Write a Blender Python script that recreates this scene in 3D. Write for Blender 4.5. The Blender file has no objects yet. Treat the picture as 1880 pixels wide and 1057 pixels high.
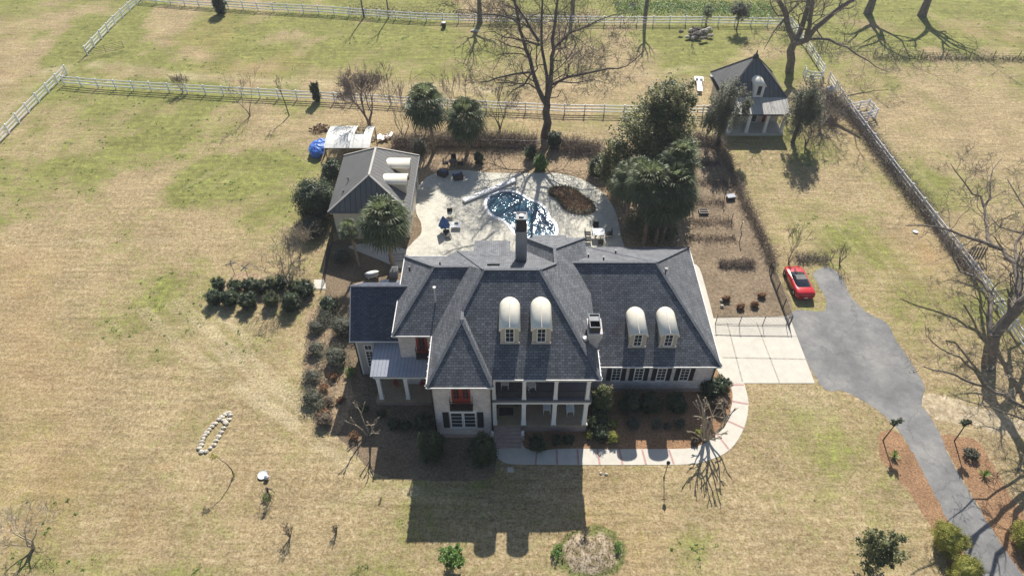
import bpy, math, random
import numpy as np
from mathutils import Vector, Matrix
# ------------------------------------------------------------------ camera, light
SC = bpy.context.scene
COL = SC.collection
H = 48.0; F = 1260.0; CX = 940.0; CY = 528.5; S2 = math.sqrt(2)
cam = bpy.data.cameras.new('camera'); cam.sensor_width = 36; cam.lens = 36*F/1880
cam.clip_end = 3000; cam.clip_start = 0.5
camo = bpy.data.objects.new('camera', cam); COL.objects.link(camo)
camo.location = (0, 0, H); camo.rotation_euler = (math.radians(45), 0, 0)
SC.camera = camo
SUN_EL = math.radians(40.2); SUN_AZ = math.atan(0.15)
w = bpy.data.worlds.new('World'); SC.world = w; w.use_nodes = True
nt = w.node_tree; sky = nt.nodes.new('ShaderNodeTexSky'); sky.sky_type = 'NISHITA'
sky.sun_disc = False; sky.sun_elevation = SUN_EL; sky.sun_rotation = SUN_AZ
sky.air_density = 1.0; sky.dust_density = 1.0
bg = nt.nodes['Background']; bg.inputs[1].default_value = 0.070
nt.links.new(sky.outputs[0], bg.inputs[0])
sl = bpy.data.lights.new('sun', 'SUN'); sl.energy = 4.8; sl.angle = math.radians(0.5); sl.color = (1, 0.95, 0.87)
so = bpy.data.objects.new('sun', sl); COL.objects.link(so)
so.location = (20, 80, 80)
_d = Vector((-math.sin(SUN_AZ)*math.cos(SUN_EL), -math.cos(SUN_AZ)*math.cos(SUN_EL), -math.sin(SUN_EL)))
so.rotation_euler = _d.to_track_quat('-Z', 'Y').to_euler()
SC.view_settings.view_transform = 'Standard'; SC.view_settings.look = 'None'
SC.view_settings.exposure = 0.76; SC.view_settings.gamma = 1.0; SC.view_settings.use_curve_mapping = False
SC.cycles.max_bounces = 6

# ------------------------------------------------------------------ survey helpers (photo pixel -> metres on a plane)
def P(px, py, z=0.0):
    u = (px-CX)/F; v = (CY-py)/F; h = H-z
    return Vector((h*u*S2/(1-v), h*(1+v)/(1-v), z))
def PY(px, py, Y):
    u = (px-CX)/F; v = (CY-py)/F
    t = Y*S2/(1+v)
    return Vector((u*t, Y, H-t*(1-v)/S2))

# ------------------------------------------------------------------ mesh builder
class MB:
    def __init__(s): s.v = []; s.f = []; s.r = []; s.chunks = []; s.smooth = False
    def add(s, vs, fs, r=0.5):
        n = len(s.v); s.v.extend([tuple(a) for a in vs]); s.r.extend([r]*len(vs))
        s.f.extend([tuple(i+n for i in f) for f in fs]); return s
    def box(s, x0, x1, y0, y1, z0, z1, r=0.5):
        return s.add([(x0,y0,z0),(x1,y0,z0),(x1,y1,z0),(x0,y1,z0),(x0,y0,z1),(x1,y0,z1),(x1,y1,z1),(x0,y1,z1)],
              [(0,3,2,1),(4,5,6,7),(0,1,5,4),(1,2,6,5),(2,3,7,6),(3,0,4,7)], r)
    def cbox(s, c, sz, rz=0, tilt=0, r=0.5):
        m = Matrix.Rotation(rz, 3, 'Z') @ Matrix.Rotation(tilt, 3, 'X'); vs = []
        for k in ((-1,-1,-1),(1,-1,-1),(1,1,-1),(-1,1,-1),(-1,-1,1),(1,-1,1),(1,1,1),(-1,1,1)):
            vs.append(Vector(c)+m@Vector((k[0]*sz[0]/2, k[1]*sz[1]/2, k[2]*sz[2]/2)))
        return s.add(vs, [(0,3,2,1),(4,5,6,7),(0,1,5,4),(1,2,6,5),(2,3,7,6),(3,0,4,7)], r)
    def beam(s, p, q, wd, ht, r=0.5):
        p = Vector(p); q = Vector(q); d = (q-p)
        if d.length < 1e-6: return s
        d.normalize(); a = d.cross(Vector((0,0,1)))
        if a.length < 1e-4: a = Vector((1,0,0))
        a.normalize(); b = a.cross(d); a = a*wd/2; b = b*ht/2
        return s.add([p-a-b, p+a-b, p+a+b, p-a+b, q-a-b, q+a-b, q+a+b, q-a+b],
             [(0,1,2,3),(7,6,5,4),(0,4,5,1),(1,5,6,2),(2,6,7,3),(3,7,4,0)], r)
    def tube(s, pts, rad, n=6, cap=True, r=0.5):
        pts = [Vector(p) for p in pts]; k = len(pts); vs = []; fs = []
        if not hasattr(rad, '__len__'): rad = [rad]*k
        up = Vector((0,0,1)) if abs((pts[-1]-pts[0]).normalized().z) < 0.9 else Vector((1,0,0))
        for i in range(k):
            d = (pts[min(i+1,k-1)]-pts[max(i-1,0)])
            if d.length < 1e-6: d = Vector((0,0,1))
            d.normalize(); a = d.cross(up)
            if a.length < 1e-3: a = d.cross(Vector((0,1,0.1)))
            a.normalize(); b = d.cross(a)
            for j in range(n):
                t = 2*math.pi*j/n; vs.append(pts[i]+(a*math.cos(t)+b*math.sin(t))*rad[i])
        for i in range(k-1):
            for j in range(n):
                fs.append((i*n+j, i*n+(j+1)%n, (i+1)*n+(j+1)%n, (i+1)*n+j))
        if cap and n > 2: fs.append(tuple(range(n))[::-1]); fs.append(tuple((k-1)*n+j for j in range(n)))
        return s.add(vs, fs, r)
    def prism(s, poly, z0, z1, r=0.5):
        n = len(poly); a = sum(poly[i][0]*poly[(i+1)%n][1]-poly[(i+1)%n][0]*poly[i][1] for i in range(n))
        if a < 0: poly = poly[::-1]
        vs = [(p[0],p[1],z0) for p in poly]+[(p[0],p[1],z1) for p in poly]
        fs = [tuple(range(n))[::-1], tuple(range(n,2*n))]+[(i,(i+1)%n,n+(i+1)%n,n+i) for i in range(n)]
        return s.add(vs, fs, r)
    def sheet(s, poly, z, r=0.5):
        n = len(poly); a = sum(poly[i][0]*poly[(i+1)%n][1]-poly[(i+1)%n][0]*poly[i][1] for i in range(n))
        if a < 0: poly = poly[::-1]
        return s.add([(p[0],p[1],z) for p in poly], [tuple(range(n))], r)
    def lathe(s, c, prof, n=12, r=0.5):
        vs = []; fs = []; k = len(prof)
        for (rr, z) in prof:
            for j in range(n):
                t = 2*math.pi*j/n; vs.append((c[0]+rr*math.cos(t), c[1]+rr*math.sin(t), c[2]+z))
        for i in range(k-1):
            for j in range(n): fs.append((i*n+j, i*n+(j+1)%n, (i+1)*n+(j+1)%n, (i+1)*n+j))
        fs.append(tuple(range(n))[::-1]); fs.append(tuple((k-1)*n+j for j in range(n)))
        return s.add(vs, fs, r)
    def ball(s, c, rad, n=12, m=8, noise=0.0, rng=None, r=0.5):
        vs = []; fs = []; rng = rng or random
        if not hasattr(rad, '__len__'): rad = (rad,)*3
        for i in range(m+1):
            th = math.pi*i/m
            for j in range(n):
                t = 2*math.pi*j/n; k = 1+noise*(rng.random()-0.5)*2
                vs.append((c[0]+rad[0]*math.sin(th)*math.cos(t)*k, c[1]+rad[1]*math.sin(th)*math.sin(t)*k, c[2]+rad[2]*math.cos(th)*k))
        for i in range(m):
            for j in range(n): fs.append((i*n+j, (i+1)*n+j, (i+1)*n+(j+1)%n, i*n+(j+1)%n))
        return s.add(vs, fs, r)
    def leaves(s, cen, size, rng, rnd, aspect=0.55, up=0.35):
        """cen: N x 3 array, one bent leaf (diamond quad) at each."""
        n = len(cen); d = rng.normal(size=(n,3)); d[:,2] = np.abs(d[:,2])*up + d[:,2]*(1-up)*0.6
        d /= np.linalg.norm(d, axis=1)[:,None]+1e-9
        nn = rng.normal(size=(n,3)); nn[:,2] += 1.0*up*3
        a = np.cross(d, nn); a /= np.linalg.norm(a, axis=1)[:,None]+1e-9
        L = (size*(0.6+0.8*rng.random(n)))[:,None]
        p0 = cen-d*L/2; p2 = cen+d*L/2; p1 = cen+a*L*aspect/2; p3 = cen-a*L*aspect/2
        V = np.stack([p0,p1,p2,p3], 1).reshape(-1,3)
        s.chunks.append((V, np.repeat(np.broadcast_to(rnd, (n,)), 4))); return s

def chainloc(o):
    v = Vector((0,0,0))
    while o is not None: v = v+o.location; o = o.parent
    return v
def build(name, mb, mat, parent=None, world=False, smooth=False):
    V = np.array(mb.v, dtype=np.float32).reshape(-1,3); R = np.array(mb.r, dtype=np.float32)
    nf = len(V); faces = mb.f
    if mb.chunks:
        CV = np.concatenate([c[0] for c in mb.chunks]); CR = np.concatenate([c[1] for c in mb.chunks])
        q = (np.arange(len(CV)).reshape(-1,4)+nf).tolist(); faces = faces+[tuple(a) for a in q]
        V = np.concatenate([V, CV.astype(np.float32)]) if nf else CV.astype(np.float32)
        R = np.concatenate([R, CR.astype(np.float32)]) if nf else CR.astype(np.float32)
    if world and parent is not None: V = V-np.array(chainloc(parent), dtype=np.float32)
    me = bpy.data.meshes.new(name); me.from_pydata(V.tolist(), [], faces); me.update()
    at = me.attributes.new('rnd', 'FLOAT', 'POINT'); at.data.foreach_set('value', R)
    if len(faces) < 60000 and not mb.chunks:
        uv = me.uv_layers.new(name='UVMap'); W = np.array(V)
        if world and parent is not None: W = W+np.array(chainloc(parent), dtype=np.float32)
        out = np.zeros((len(me.loops),2), dtype=np.float32)
        for p in me.polygons:
            n = p.normal
            if abs(n.z) > 0.999: ux, uy = (1,0,0), (0,1,0)
            else:
                u_ = Vector((0,0,1)).cross(n); u_.normalize(); v_ = n.cross(u_); ux, uy = u_, v_
            for li in p.loop_indices:
                c = W[me.loops[li].vertex_index]
                out[li] = (c[0]*ux[0]+c[1]*ux[1]+c[2]*ux[2], c[0]*uy[0]+c[1]*uy[1]+c[2]*uy[2])
        uv.data.foreach_set('uv', out.ravel())
    if smooth: me.polygons.foreach_set('use_smooth', [True]*len(me.polygons))
    if mat is not None: me.materials.append(mat)
    o = bpy.data.objects.new(name, me); COL.objects.link(o)
    if parent is not None: o.parent = parent
    return o
def tag(o, label=None, cat=None, group=None, kind=None):
    if label: o['label'] = label
    if cat: o['category'] = cat
    if group: o['group'] = group
    if kind: o['kind'] = kind
    return o
def thing(name, label, cat, loc=(0,0,0), rz=0, group=None):
    o = bpy.data.objects.new(name, None); COL.objects.link(o); o.location = loc
    o.rotation_euler = (0,0,rz); o.empty_display_size = 0.2
    return tag(o, label, cat, group)
def struct(name, mb, mat): return tag(build(name, mb, mat), kind='structure')
def dup(root, loc, rz=0, label=None, sc=None):
    kids = [c for c in bpy.data.objects if c.parent == root]
    r = root.copy(); COL.objects.link(r); r.location = loc; r.rotation_euler = (0,0,rz)
    if sc: r.scale = (sc,)*3 if not hasattr(sc,'__len__') else sc
    if label: r['label'] = label
    for c in kids:
        d = c.copy(); COL.objects.link(d); d.parent = r
        for g in [x for x in bpy.data.objects if x.parent == c]:
            e = g.copy(); COL.objects.link(e); e.parent = d
    return r

# ------------------------------------------------------------------ materials
def newmat(name):
    m = bpy.data.materials.new(name); m.use_nodes = True
    return m, m.node_tree, m.node_tree.nodes['Principled BSDF']
def L(t, a, b): t.links.new(a, b)
def noise(t, sc, det=4, rough=0.6, co=None, dist=0):
    n = t.nodes.new('ShaderNodeTexNoise'); n.inputs['Scale'].default_value = sc
    n.inputs['Detail'].default_value = det; n.inputs['Roughness'].default_value = rough
    n.inputs['Distortion'].default_value = dist
    if co is not None: L(t, co, n.inputs['Vector'])
    return n.outputs['Fac']
def ramp(t, fac, stops, interp='LINEAR'):
    r = t.nodes.new('ShaderNodeValToRGB'); e = r.color_ramp.elements; r.color_ramp.interpolation = interp
    while len(e) < len(stops): e.new(0.5)
    for i, (p, c) in enumerate(stops):
        e[i].position = p; e[i].color = (*c, 1) if len(c) == 3 else c
    L(t, fac, r.inputs[0]); return r.outputs[0]
def mix(t, fac, a, b, mode='MIX'):
    m = t.nodes.new('ShaderNodeMix'); m.data_type = 'RGBA'; m.blend_type = mode
    for sock, val in ((m.inputs[0], fac), (m.inputs[6], a), (m.inputs[7], b)):
        if isinstance(val, (int, float)): sock.default_value = val
        elif isinstance(val, (tuple, list)): sock.default_value = (*val, 1) if len(val) == 3 else val
        else: L(t, val, sock)
    return m.outputs[2]
def math_(t, op, a, b=None, clamp=False):
    m = t.nodes.new('ShaderNodeMath'); m.operation = op; m.use_clamp = clamp
    for sock, val in ((m.inputs[0], a), (m.inputs[1], b)):
        if val is None: continue
        if isinstance(val, (int, float)): sock.default_value = val
        else: L(t, val, sock)
    return m.outputs[0]
def coord(t, kind='Object'): return t.nodes.new('ShaderNodeTexCoord').outputs[kind]
def geopos(t): return t.nodes.new('ShaderNodeNewGeometry').outputs['Position']
def bump(t, b, h, strength=0.3, dist=0.02):
    n = t.nodes.new('ShaderNodeBump'); n.inputs['Strength'].default_value = strength
    n.inputs['Distance'].default_value = dist; L(t, h, n.inputs['Height']); L(t, n.outputs[0], b.inputs['Normal'])
def attr(t, name):
    a = t.nodes.new('ShaderNodeAttribute'); a.attribute_name = name; return a.outputs['Fac']
def simple(name, c, rough=0.7, var=0.15, sc=3.0, metal=0, bmp=0, spec=None, bsc=30):
    m, t, b = newmat(name); co = geopos(t)
    f = noise(t, sc, 6, 0.65, co)
    lo = tuple(x*(1-var) for x in c); hi = tuple(min(1, x*(1+var)) for x in c)
    L(t, ramp(t, f, [(0.3, lo), (0.7, hi)]), b.inputs['Base Color'])
    b.inputs['Roughness'].default_value = rough; b.inputs['Metallic'].default_value = metal
    if spec is not None: b.inputs['Specular IOR Level'].default_value = spec
    if bmp: bump(t, b, noise(t, bsc, 4, 0.6, co), bmp, 0.02)
    return m
def shingle(name, base, sx=0.36, sy=0.21):
    m, t, b = newmat(name); co = coord(t, 'UV')
    k = t.nodes.new('ShaderNodeTexBrick'); L(t, co, k.inputs['Vector'])
    k.inputs['Scale'].default_value = 1; k.inputs['Brick Width'].default_value = sx
    k.inputs['Row Height'].default_value = sy; k.inputs['Mortar Size'].default_value = 0.022
    k.inputs['Mortar Smooth'].default_value = 0.3; k.inputs['Bias'].default_value = 0
    k.inputs['Color1'].default_value = (*[x*0.74 for x in base], 1); k.inputs['Color2'].default_value = (*[x*1.30 for x in base], 1)
    k.inputs['Mortar'].default_value = (*[x*0.36 for x in base], 1)
    nz = noise(t, 0.8, 5, 0.7, geopos(t)); nf = noise(t, 14, 4, 0.8, geopos(t))
    c = mix(t, 1.0, k.outputs['Color'], ramp(t, nz, [(0.3,(0.8,0.8,0.82)),(0.7,(1.2,1.2,1.17))]), 'MULTIPLY')
    c = mix(t, 1.0, c, ramp(t, nf, [(0.25,(0.65,0.65,0.66)),(0.75,(1.35,1.35,1.33))]), 'MULTIPLY')
    mp = t.nodes.new('ShaderNodeMapping'); mp.inputs['Scale'].default_value = (1.6,0.12,1); L(t, co, mp.inputs['Vector'])
    c = mix(t, 1.0, c, ramp(t, noise(t, 1.2, 5, 0.7, mp.outputs[0]), [(0.35,(0.84,0.85,0.86)),(0.65,(1.17,1.16,1.13))]), 'MULTIPLY')
    L(t, c, b.inputs['Base Color']); b.inputs['Roughness'].default_value = 0.75
    b.inputs['Specular IOR Level'].default_value = 0.35
    bump(t, b, k.outputs['Fac'], -0.25, 0.02); return m
def brick(name, c1, c2, mortar, w_=0.24, h_=0.085):
    m, t, b = newmat(name); co = coord(t, 'UV')
    k = t.nodes.new('ShaderNodeTexBrick'); L(t, co, k.inputs['Vector'])
    k.inputs['Scale'].default_value = 1; k.inputs['Brick Width'].default_value = w_
    k.inputs['Row Height'].default_value = h_; k.inputs['Mortar Size'].default_value = 0.009
    k.inputs['Color1'].default_value = (*c1,1); k.inputs['Color2'].default_value = (*c2,1); k.inputs['Mortar'].default_value = (*mortar,1)
    nz = noise(t, 1.3, 6, 0.7, geopos(t))
    c = mix(t, 1.0, k.outputs['Color'], ramp(t, nz, [(0.3,(0.82,0.8,0.8)),(0.7,(1.1,1.1,1.1))]), 'MULTIPLY')
    L(t, c, b.inputs['Base Color']); b.inputs['Roughness'].default_value = 0.85
    bump(t, b, k.outputs['Fac'], -0.4, 0.01); return m
def seam(name, base, pitch=0.4, width=0.06, rough=0.45, contrast=0.55, metal=0.0):
    m, t, b = newmat(name); co = coord(t, 'UV')
    sx = t.nodes.new('ShaderNodeSeparateXYZ'); L(t, co, sx.inputs[0])
    fr = math_(t, 'FRACT', math_(t, 'DIVIDE', sx.outputs[0], pitch))
    line = math_(t, 'LESS_THAN', fr, width/pitch)
    nz = noise(t, 0.9, 5, 0.7, geopos(t))
    c = ramp(t, nz, [(0.3, tuple(x*0.85 for x in base)), (0.7, tuple(x*1.12 for x in base))])
    c = mix(t, math_(t, 'MULTIPLY', line, 1-contrast), c, tuple(x*0.3 for x in base))
    L(t, c, b.inputs['Base Color']); b.inputs['Roughness'].default_value = rough; b.inputs['Metallic'].default_value = metal
    bump(t, b, line, 0.6, 0.03); return m
def foliage(name, stops, rough=0.5, trans=0.42):
    m, t, b = newmat(name); a = attr(t, 'rnd')
    n = noise(t, 1.6, 3, 0.6, geopos(t))
    f = math_(t, 'ADD', math_(t, 'MULTIPLY', a, 0.75), math_(t, 'MULTIPLY', n, 0.25))
    c = ramp(t, f, stops); L(t, c, b.inputs['Base Color']); b.inputs['Roughness'].default_value = rough
    if trans:
        tr = t.nodes.new('ShaderNodeBsdfTranslucent'); L(t, c, tr.inputs[0])
        ms = t.nodes.new('ShaderNodeMixShader'); ms.inputs[0].default_value = trans
        L(t, b.outputs[0], ms.inputs[1]); L(t, tr.outputs[0], ms.inputs[2])
        L(t, ms.outputs[0], t.nodes['Material Output'].inputs[0])
    return m
M = {}
M['shingle'] = shingle('roof_shingle', (0.128, 0.134, 0.150))
M['shingle_shade'] = shingle('roof_shingle_shade', (0.062, 0.073, 0.105), 0.38, 0.18)  # west wing: shade of the steep unlit slope put into a darker, bluer colour
M['ridge'] = simple('ridge_cap', (0.10,0.107,0.122), 0.8, 0.45, 6)
M['brick'] = brick('painted_brick', (0.62,0.585,0.575), (0.46,0.42,0.41), (0.56,0.53,0.52))
M['brick_raw'] = brick('step_brick', (0.42,0.31,0.26), (0.3,0.22,0.19), (0.4,0.36,0.33))
M['stucco'] = simple('cream_stucco', (0.52,0.47,0.38), 0.85, 0.1, 2)
M['dormer'] = simple('dormer_trim', (0.50,0.46,0.385), 0.7, 0.06, 3)
M['cream_metal'] = simple('cream_metal', (0.86,0.79,0.64), 0.5, 0.09, 1.5)
M['roof_white'] = seam('white_sheeting', (0.66,0.65,0.60), 1.1, 0.04, 0.6, 0.6)
M['white'] = simple('white_paint', (0.74,0.735,0.72), 0.5, 0.06, 2)
M['fence_white'] = simple('fence_paint', (0.76,0.77,0.80), 0.5, 0.12, 1.2)
M['gutter'] = simple('gutter', (0.6,0.58,0.55), 0.5, 0.2, 2)
M['siding'] = seam('grey_siding', (0.33,0.33,0.31), 0.5, 0.02)
M['glass'] = simple('window_glass', (0.02,0.025,0.035), 0.08, 0.3, 1, spec=0.8)
M['shutter'] = simple('dark_shutter', (0.018,0.018,0.022), 0.5, 0.2, 4)
M['iron'] = simple('black_iron', (0.015,0.015,0.017), 0.5, 0.3, 6)
M['red_door'] = simple('red_door', (0.24,0.032,0.02), 0.45, 0.15, 3)
M['tin'] = seam('standing_seam_grey', (0.33,0.35,0.40), 0.3, 0.035, 0.5, 0.35)
M['tin_dark'] = seam('standing_seam_dark', (0.128,0.126,0.122), 0.55, 0.08, 0.55, 0.2)
M['tin_pale'] = seam('standing_seam_pale', (0.36,0.345,0.31), 0.42, 0.04, 0.6, 0.4)
M['porch_floor'] = simple('porch_floor', (0.30,0.235,0.15), 0.6, 0.15, 3)
M['deck_grey'] = simple('deck_grey', (0.12,0.125,0.145), 0.6, 0.15, 3)
M['chimney'] = simple('chimney_stucco', (0.26,0.255,0.25), 0.85, 0.1, 2)
M['metal_dark'] = simple('dark_metal', (0.035,0.035,0.04), 0.5, 0.2, 5, metal=0.3)
M['concrete'] = simple('concrete', (0.52,0.485,0.415), 0.9, 0.09, 1.2, bmp=0.2, bsc=20)
M['joint'] = simple('concrete_joint', (0.34,0.31,0.26), 0.9, 0.3, 4)
M['paver_red'] = simple('red_paver', (0.42,0.25,0.22), 0.9, 0.2, 6)
M['fabric_blue'] = simple('blue_fabric', (0.045,0.11,0.30), 0.8, 0.4, 5)
M['tarp'] = simple('blue_tarp', (0.05,0.16,0.55), 0.4, 0.4, 3, bmp=0.6, bsc=6)
M['wicker'] = simple('dark_wicker', (0.025,0.024,0.026), 0.7, 0.4, 20)
M['table_top'] = simple('pale_stone', (0.5,0.52,0.55), 0.6, 0.1, 5)
M['rock'] = simple('pale_rock', (0.5,0.46,0.38), 0.9, 0.3, 4, bmp=0.5, bsc=8)
M['terracotta'] = simple('terracotta', (0.32,0.14,0.07), 0.9, 0.3, 6)
M['wood'] = simple('old_wood', (0.2,0.14,0.09), 0.9, 0.3, 4)
M['grey_box'] = simple('grey_plastic', (0.13,0.14,0.16), 0.6, 0.2, 3)
M['rubber'] = simple('rubber', (0.02,0.02,0.02), 0.8, 0.2, 8)
M['rim'] = simple('alloy_rim', (0.4,0.4,0.42), 0.3, 0.1, 5, metal=0.9)
M['bark'] = simple('grey_bark', (0.165,0.140,0.115), 0.95, 0.4, 3, bmp=0.6, bsc=10)
M['bark_dark'] = simple('dark_bark', (0.115,0.095,0.08), 0.95, 0.45, 3, bmp=0.6, bsc=10)
M['bark_pale'] = simple('pale_bark', (0.36,0.30,0.22), 0.9, 0.35, 4)
M['bark_purple'] = simple('twig_bark', (0.20,0.155,0.135), 0.95, 0.3, 4)
M['palm_trunk'] = simple('palm_trunk', (0.21,0.165,0.12), 0.95, 0.4, 8, bmp=0.8, bsc=12)
M['leaf_dark'] = foliage('dark_leaf', [(0.1,(0.016,0.028,0.012)),(0.5,(0.055,0.088,0.033)),(0.9,(0.145,0.18,0.075))], 0.45)
M['leaf_mag'] = foliage('magnolia_leaf', [(0.1,(0.03,0.045,0.016)),(0.35,(0.085,0.115,0.04)),(0.6,(0.19,0.20,0.08)),(0.85,(0.40,0.35,0.17))], 0.55, 0.35)
M['leaf_green'] = foliage('fresh_leaf', [(0.1,(0.05,0.11,0.02)),(0.5,(0.13,0.24,0.045)),(0.9,(0.28,0.40,0.09))], 0.5)
M['leaf_yellow'] = foliage('yellow_green_leaf', [(0.1,(0.16,0.17,0.03)),(0.5,(0.34,0.34,0.07)),(0.9,(0.52,0.48,0.12))], 0.6, 0.5)
M['leaf_brown'] = foliage('dead_leaf', [(0.1,(0.06,0.045,0.03)),(0.5,(0.15,0.11,0.075)),(0.9,(0.28,0.21,0.14))], 0.9, 0.1)
M['leaf_red'] = foliage('rusty_leaf', [(0.1,(0.10,0.045,0.02)),(0.5,(0.22,0.11,0.05)),(0.9,(0.34,0.2,0.1))], 0.9, 0.1)
M['leaf_grey'] = foliage('grey_green_leaf', [(0.1,(0.035,0.04,0.025)),(0.5,(0.09,0.09,0.055)),(0.9,(0.19,0.17,0.11))], 0.7, 0.1)
M['leaf_cypress'] = foliage('feathery_leaf', [(0.1,(0.07,0.08,0.045)),(0.5,(0.15,0.16,0.09)),(0.8,(0.24,0.22,0.14)),(1.0,(0.36,0.16,0.08))], 0.7, 0.1)
M['palm'] = foliage('palm_leaf', [(0.0,(0.15,0.125,0.07)),(0.2,(0.035,0.05,0.02)),(0.55,(0.08,0.11,0.045)),(0.95,(0.25,0.28,0.14))], 0.55, 0.4)
M['hide'] = simple('shrub_heart', (0.016,0.018,0.011), 0.95, 0.3, 6)
# ------------------------------------------------------------------ smooth outlines, value noise
def smooth_poly(pts, k=5, closed=True):
    n = len(pts); out = []
    for i in range(n if closed else n-1):
        g = lambda j: pts[j % n] if closed else pts[max(0, min(n-1, j))]
        p0, p1, p2, p3 = g(i-1), g(i), g(i+1), g(i+2)
        for a in range(k):
            t = a/k
            out.append(tuple(0.5*((2*p1[c])+(-p0[c]+p2[c])*t+(2*p0[c]-5*p1[c]+4*p2[c]-p3[c])*t*t+(-p0[c]+3*p1[c]-3*p2[c]+p3[c])*t**3) for c in (0,1)))
    if not closed: out.append(tuple(pts[-1][:2]))
    return out
def pxpoly(pts, z=0.0, k=5, closed=True, rough=0.0, seed=0):
    q = smooth_poly([tuple(P(a, b, z)[:2]) for a, b in pts], k, closed) if k > 1 else [tuple(P(a,b,z)[:2]) for a, b in pts]
    if rough:
        rg = random.Random(seed); o = []
        for i in range(len(q)):
            a, b = q[i], q[(i+1) % len(q)]; d = math.hypot(b[0]-a[0], b[1]-a[1]); m = max(1, int(d/0.25))
            for j in range(m):
                t = j/m; o.append((a[0]+(b[0]-a[0])*t+rg.gauss(0,rough), a[1]+(b[1]-a[1])*t+rg.gauss(0,rough)))
        q = o
    return q
def vnoise(X, Y, sc, seed, ax=1.0, ay=1.0, ang=0.0):
    rg = np.random.default_rng(seed); T = rg.random((256,256)); c, s = math.cos(ang), math.sin(ang)
    x = (X*c+Y*s)*sc*ax+1000.5; y = (-X*s+Y*c)*sc*ay+1000.5
    xi = np.floor(x).astype(int); yi = np.floor(y).astype(int); fx = x-xi; fy = y-yi
    fx = fx*fx*(3-2*fx); fy = fy*fy*(3-2*fy); g = lambda i, j: T[i % 256, j % 256]
    return (g(xi,yi)*(1-fx)+g(xi+1,yi)*fx)*(1-fy)+(g(xi,yi+1)*(1-fx)+g(xi+1,yi+1)*fx)*fy
def fbm(X, Y, sc, seed, o=4, **k):
    v = 0; a = 0.5; t = 0
    for i in range(o): v = v+a*vnoise(X, Y, sc*2**i, seed+i, **k); t += a; a *= 0.55
    return v/t
def seg_dist(X, Y, pts):
    D = np.full(X.shape, 1e9)
    for (a, b) in zip(pts[:-1], pts[1:]):
        ax, ay = a[0], a[1]; dx, dy = b[0]-ax, b[1]-ay; l2 = dx*dx+dy*dy+1e-9
        t = np.clip(((X-ax)*dx+(Y-ay)*dy)/l2, 0, 1)
        D = np.minimum(D, np.hypot(X-ax-t*dx, Y-ay-t*dy))
    return D
# ------------------------------------------------------------------ ground sheet
def axis(lo, hi, step, far_lo, far_hi):
    a = list(np.arange(lo, hi+1e-6, step)); s = step; x = lo; pre = []
    while x > far_lo: s *= 1.5; x -= s; pre.append(x)
    s = step; x = a[-1]; post = []
    while x < far_hi: s *= 1.5; x += s; post.append(x)
    return np.array(pre[::-1]+a+post)
gx = axis(-72, 92, 0.3, -900, 900); gy = axis(14, 128, 0.3, -300, 1600)
GX, GY = np.meshgrid(gx, gy)
# pixel coordinates of each ground point, only to place surveyed patches
_r = GY/H; VV = (_r-1)/(_r+1); PXg = CX+F*(GX/H)*(1-VV)/S2; PYg = CY-F*VV
def blob(px, py, rx, ry, rot=0):
    c, s = math.cos(math.radians(rot)), math.sin(math.radians(rot)); dx = PXg-px; dy = PYg-py
    a = (dx*c+dy*s)/rx; b = (-dx*s+dy*c)/ry
    return np.exp(-(a*a+b*b))
n1 = fbm(GX, GY, 0.10, 1, 5); n2 = fbm(GX, GY, 0.5, 9, 4); n3 = fbm(GX, GY, 0.16, 21, 4, ax=0.35, ay=1.6, ang=0.9); n4 = fbm(GX, GY, 0.16, 31, 4, ax=0.3, ay=1.5, ang=0.05)
base_g = 0.20+0.20*np.clip((560-PYg)/200,0,1)*np.clip((700-PXg)/200,0,1)+0.36*np.clip((210-PYg)/150, 0, 1)+0.35*np.clip((40-PYg)/30, 0, 1)*np.clip((PXg-900)/300, 0, 1)
G = base_g
for b_ in ((230,300,120,60,-20,.35),(420,330,130,60,-30,.45),(480,260,120,40,-10,.4),(300,480,120,50,-30,.35),(330,540,60,60,0,.35),(260,660,70,50,-20,.35),
           (200,740,60,40,0,.3),(100,90,120,60,0,.2),(300,60,160,30,0,.35),(540,90,160,40,0,.2),(280,30,60,25,0,.5),(130,200,120,30,0,.25),(800,45,80,20,0,.4),
           (400,170,250,14,2,.45),(700,195,260,10,2,.3),(1100,225,120,20,0,.4),(900,20,80,20,0,.2),(1240,70,80,30,0,.4),(1450,150,80,60,0,.25),(1330,110,80,50,0,.35),(1250,10,300,18,0,.6),
           (1600,30,160,40,0,.35),(1750,80,160,20,0,.35),(1500,300,120,60,30,.22),(1480,400,90,60,20,.18),(1620,420,80,50,30,.35),(1690,560,80,60,40,.25),
           (1840,560,50,70,40,.75),(1760,400,60,50,30,.3),(1700,240,120,60,20,.15),(1560,200,60,40,0,.2),(320,880,30,25,0,.3),(500,905,25,25,0,.5),(470,940,25,30,0,.35),
           (700,1050,50,20,0,.4),(100,1040,120,22,0,.45),(300,1050,150,20,0,.4),(560,1050,80,14,0,.3),(1330,930,30,25,0,.2),(1270,990,60,30,0,.3),(1020,1020,30,40,0,.4),
           (1060,960,60,30,0,.25),(1490,780,30,50,0,.25),(1540,820,50,60,0,.25),(1380,900,60,40,0,.12),(620,740,40,60,30,.12),(430,620,60,40,0,.2),
           (430,165,200,10,1,.3),(1130,200,60,12,0,.4),(1350,300,40,60,20,.25),(1425,215,70,50,30,.35),(1700,330,80,50,30,.2),(950,235,80,18,0,.3),(60,160,60,30,0,.2),(70,1000,60,30,0,.2)):
    G = G+b_[5]*blob(*b_[:5])
n5 = fbm(GX, GY, 0.3, 66, 5); G = G*(0.15+1.5*np.clip((n1-0.34)/0.3, 0, 1.1))*(0.3+1.4*n3)*(0.35+1.3*n5)
G = np.clip(G*1.05+0.35*(n2-0.5), 0, 1)
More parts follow.
